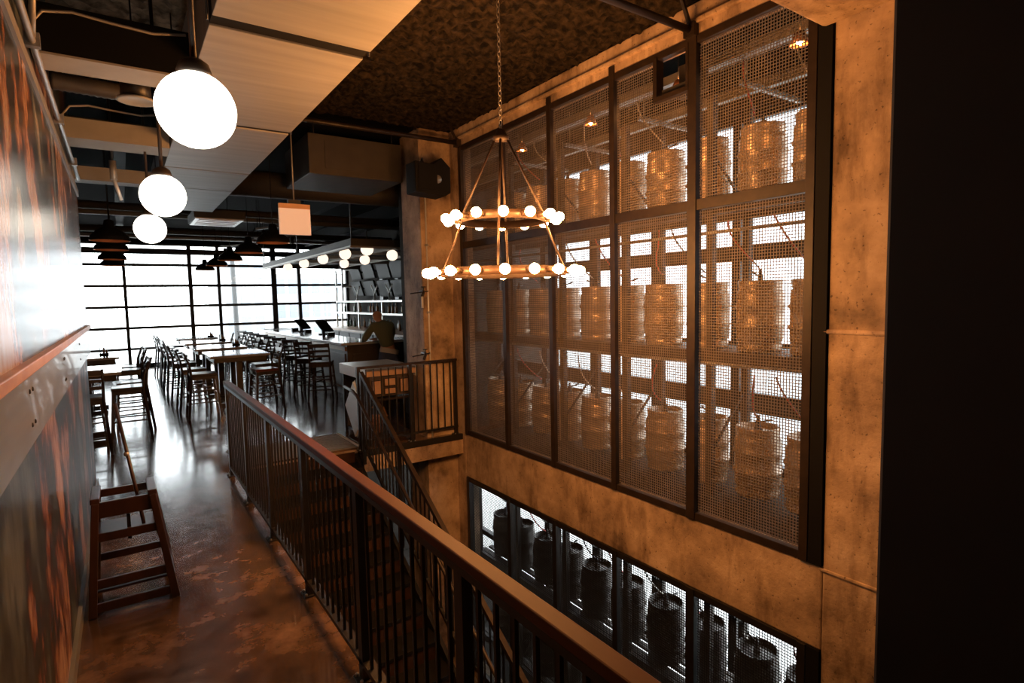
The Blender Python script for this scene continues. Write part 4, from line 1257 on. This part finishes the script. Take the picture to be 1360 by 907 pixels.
for s in (-1, 1):
    MB().sphere((-0.106 + s * 0.03, 0.228, 1.63), 0.011, 8, 6).build('eye', 'white_panel', body)
MB().bar((-0.13, 0.222, 1.555), (-0.084, 0.222, 1.555), 0.006, 0.008).build('mouth', 'hose_red', body)
tor = [((0.025, -0.02, 0.97), (0.19, 0.15)), ((0.0, 0.0, 1.12), (0.185, 0.14)), ((-0.04, 0.04, 1.32), (0.215, 0.145)), ((-0.07, 0.07, 1.45), (0.12, 0.105)), ((-0.085, 0.09, 1.485), (0.08, 0.08)),
       ((-0.24, 0.07, 1.40), 0.09), ((-0.34, 0.20, 1.18), 0.072), ((-0.26, 0.40, 1.135), 0.055), ((0.13, 0.05, 1.40), 0.09), ((0.23, 0.18, 1.18), 0.072), ((0.13, 0.38, 1.135), 0.055)]
skin_mesh('sweater', 'sweater', tor, [(0, 1), (1, 2), (2, 3), (3, 4), (2, 5), (5, 6), (6, 7), (2, 8), (8, 9), (9, 10)], mn)
MB().lathe([(0.185, 0.0), (0.192, 0.05), (0.18, 0.09)], 24, (0, 0, 0), cap=False).build('shirt_hem', 'shirt', mn).matrix_local = Matrix.Translation((0.028, -0.025, 0.875)) @ Matrix.Rotation(0.22, 4, 'Y') @ Matrix.Diagonal((1.0, 0.80, 1, 1))
pan = [((0.02, -0.02, 0.98), (0.165, 0.13)), ((0.02, -0.02, 0.90), (0.175, 0.14)), ((-0.085, -0.02, 0.80), 0.11), ((-0.10, 0.05, 0.48), 0.08), ((-0.10, 0.0, 0.09), 0.062), ((0.115, -0.04, 0.80), 0.11), ((0.13, -0.02, 0.48), 0.08), ((0.14, -0.10, 0.09), 0.062)]
skin_mesh('trousers', 'jeans', pan, [(0, 1), (1, 2), (2, 3), (3, 4), (1, 5), (5, 6), (6, 7)], mn)
for x, y in ((-0.10, 0.06), (0.145, -0.04)):
    MB().sphere((x, y, 0.045), 0.055, 12, 8, (0.9, 2.4, 0.8)).build('shoe', 'shoe', mn)

# ------------------------------------------------------------------ outside
struct(MB().box(-60, 60, 22, 120, -4.3, -4.2).build('ground_street', 'street'))
struct(MB().box(5.9, 60, -30, 22, -4.3, -4.2).build('ground_yard', 'street'))
def building(x, y, w, d, h, lab, nx, nz):
    t = thing('office_building', lab, 'building', (x, y, -4.2))
    MB().box(-w / 2, w / 2, 0, d, 0, h).build('wall', 'facade_pale', t)
    src = None
    for i in range(nx):
        for k in range(nz):
            a = (-w / 2 + w * (i + 0.5) / nx, -0.05, h * (k + 0.5) / nz)
            if src is None:
                src = MB().box(-w / nx * 0.32, w / nx * 0.32, 0, 0.1, -h / nz * 0.3, h / nz * 0.3).build('window_pane', 'facade_glass', t)
                src.location = a
            else:
                inst(src, a, t)
building(7.0, 42, 2.6, 8, 9.2, 'narrow pale building seen through the big window', 3, 5)
building(14.5, 52, 7.0, 8, 8.5, 'wide low pale building seen through the window beside the bar', 7, 4)
lp = thing('street_post', 'dark utility post standing outside the big window', 'post', (3.65, 24.0, -4.2))
MB().tube([(0, 0, 0), (0.0, 0, 4), (-0.05, 0, 8.1)], [0.11, 0.10, 0.08], 10).build('shaft', 'post_dark', lp)
MB().lathe([(0.2, 0), (0.2, 0.3), (0.12, 0.4)], 12).build('base', 'post_dark', lp)
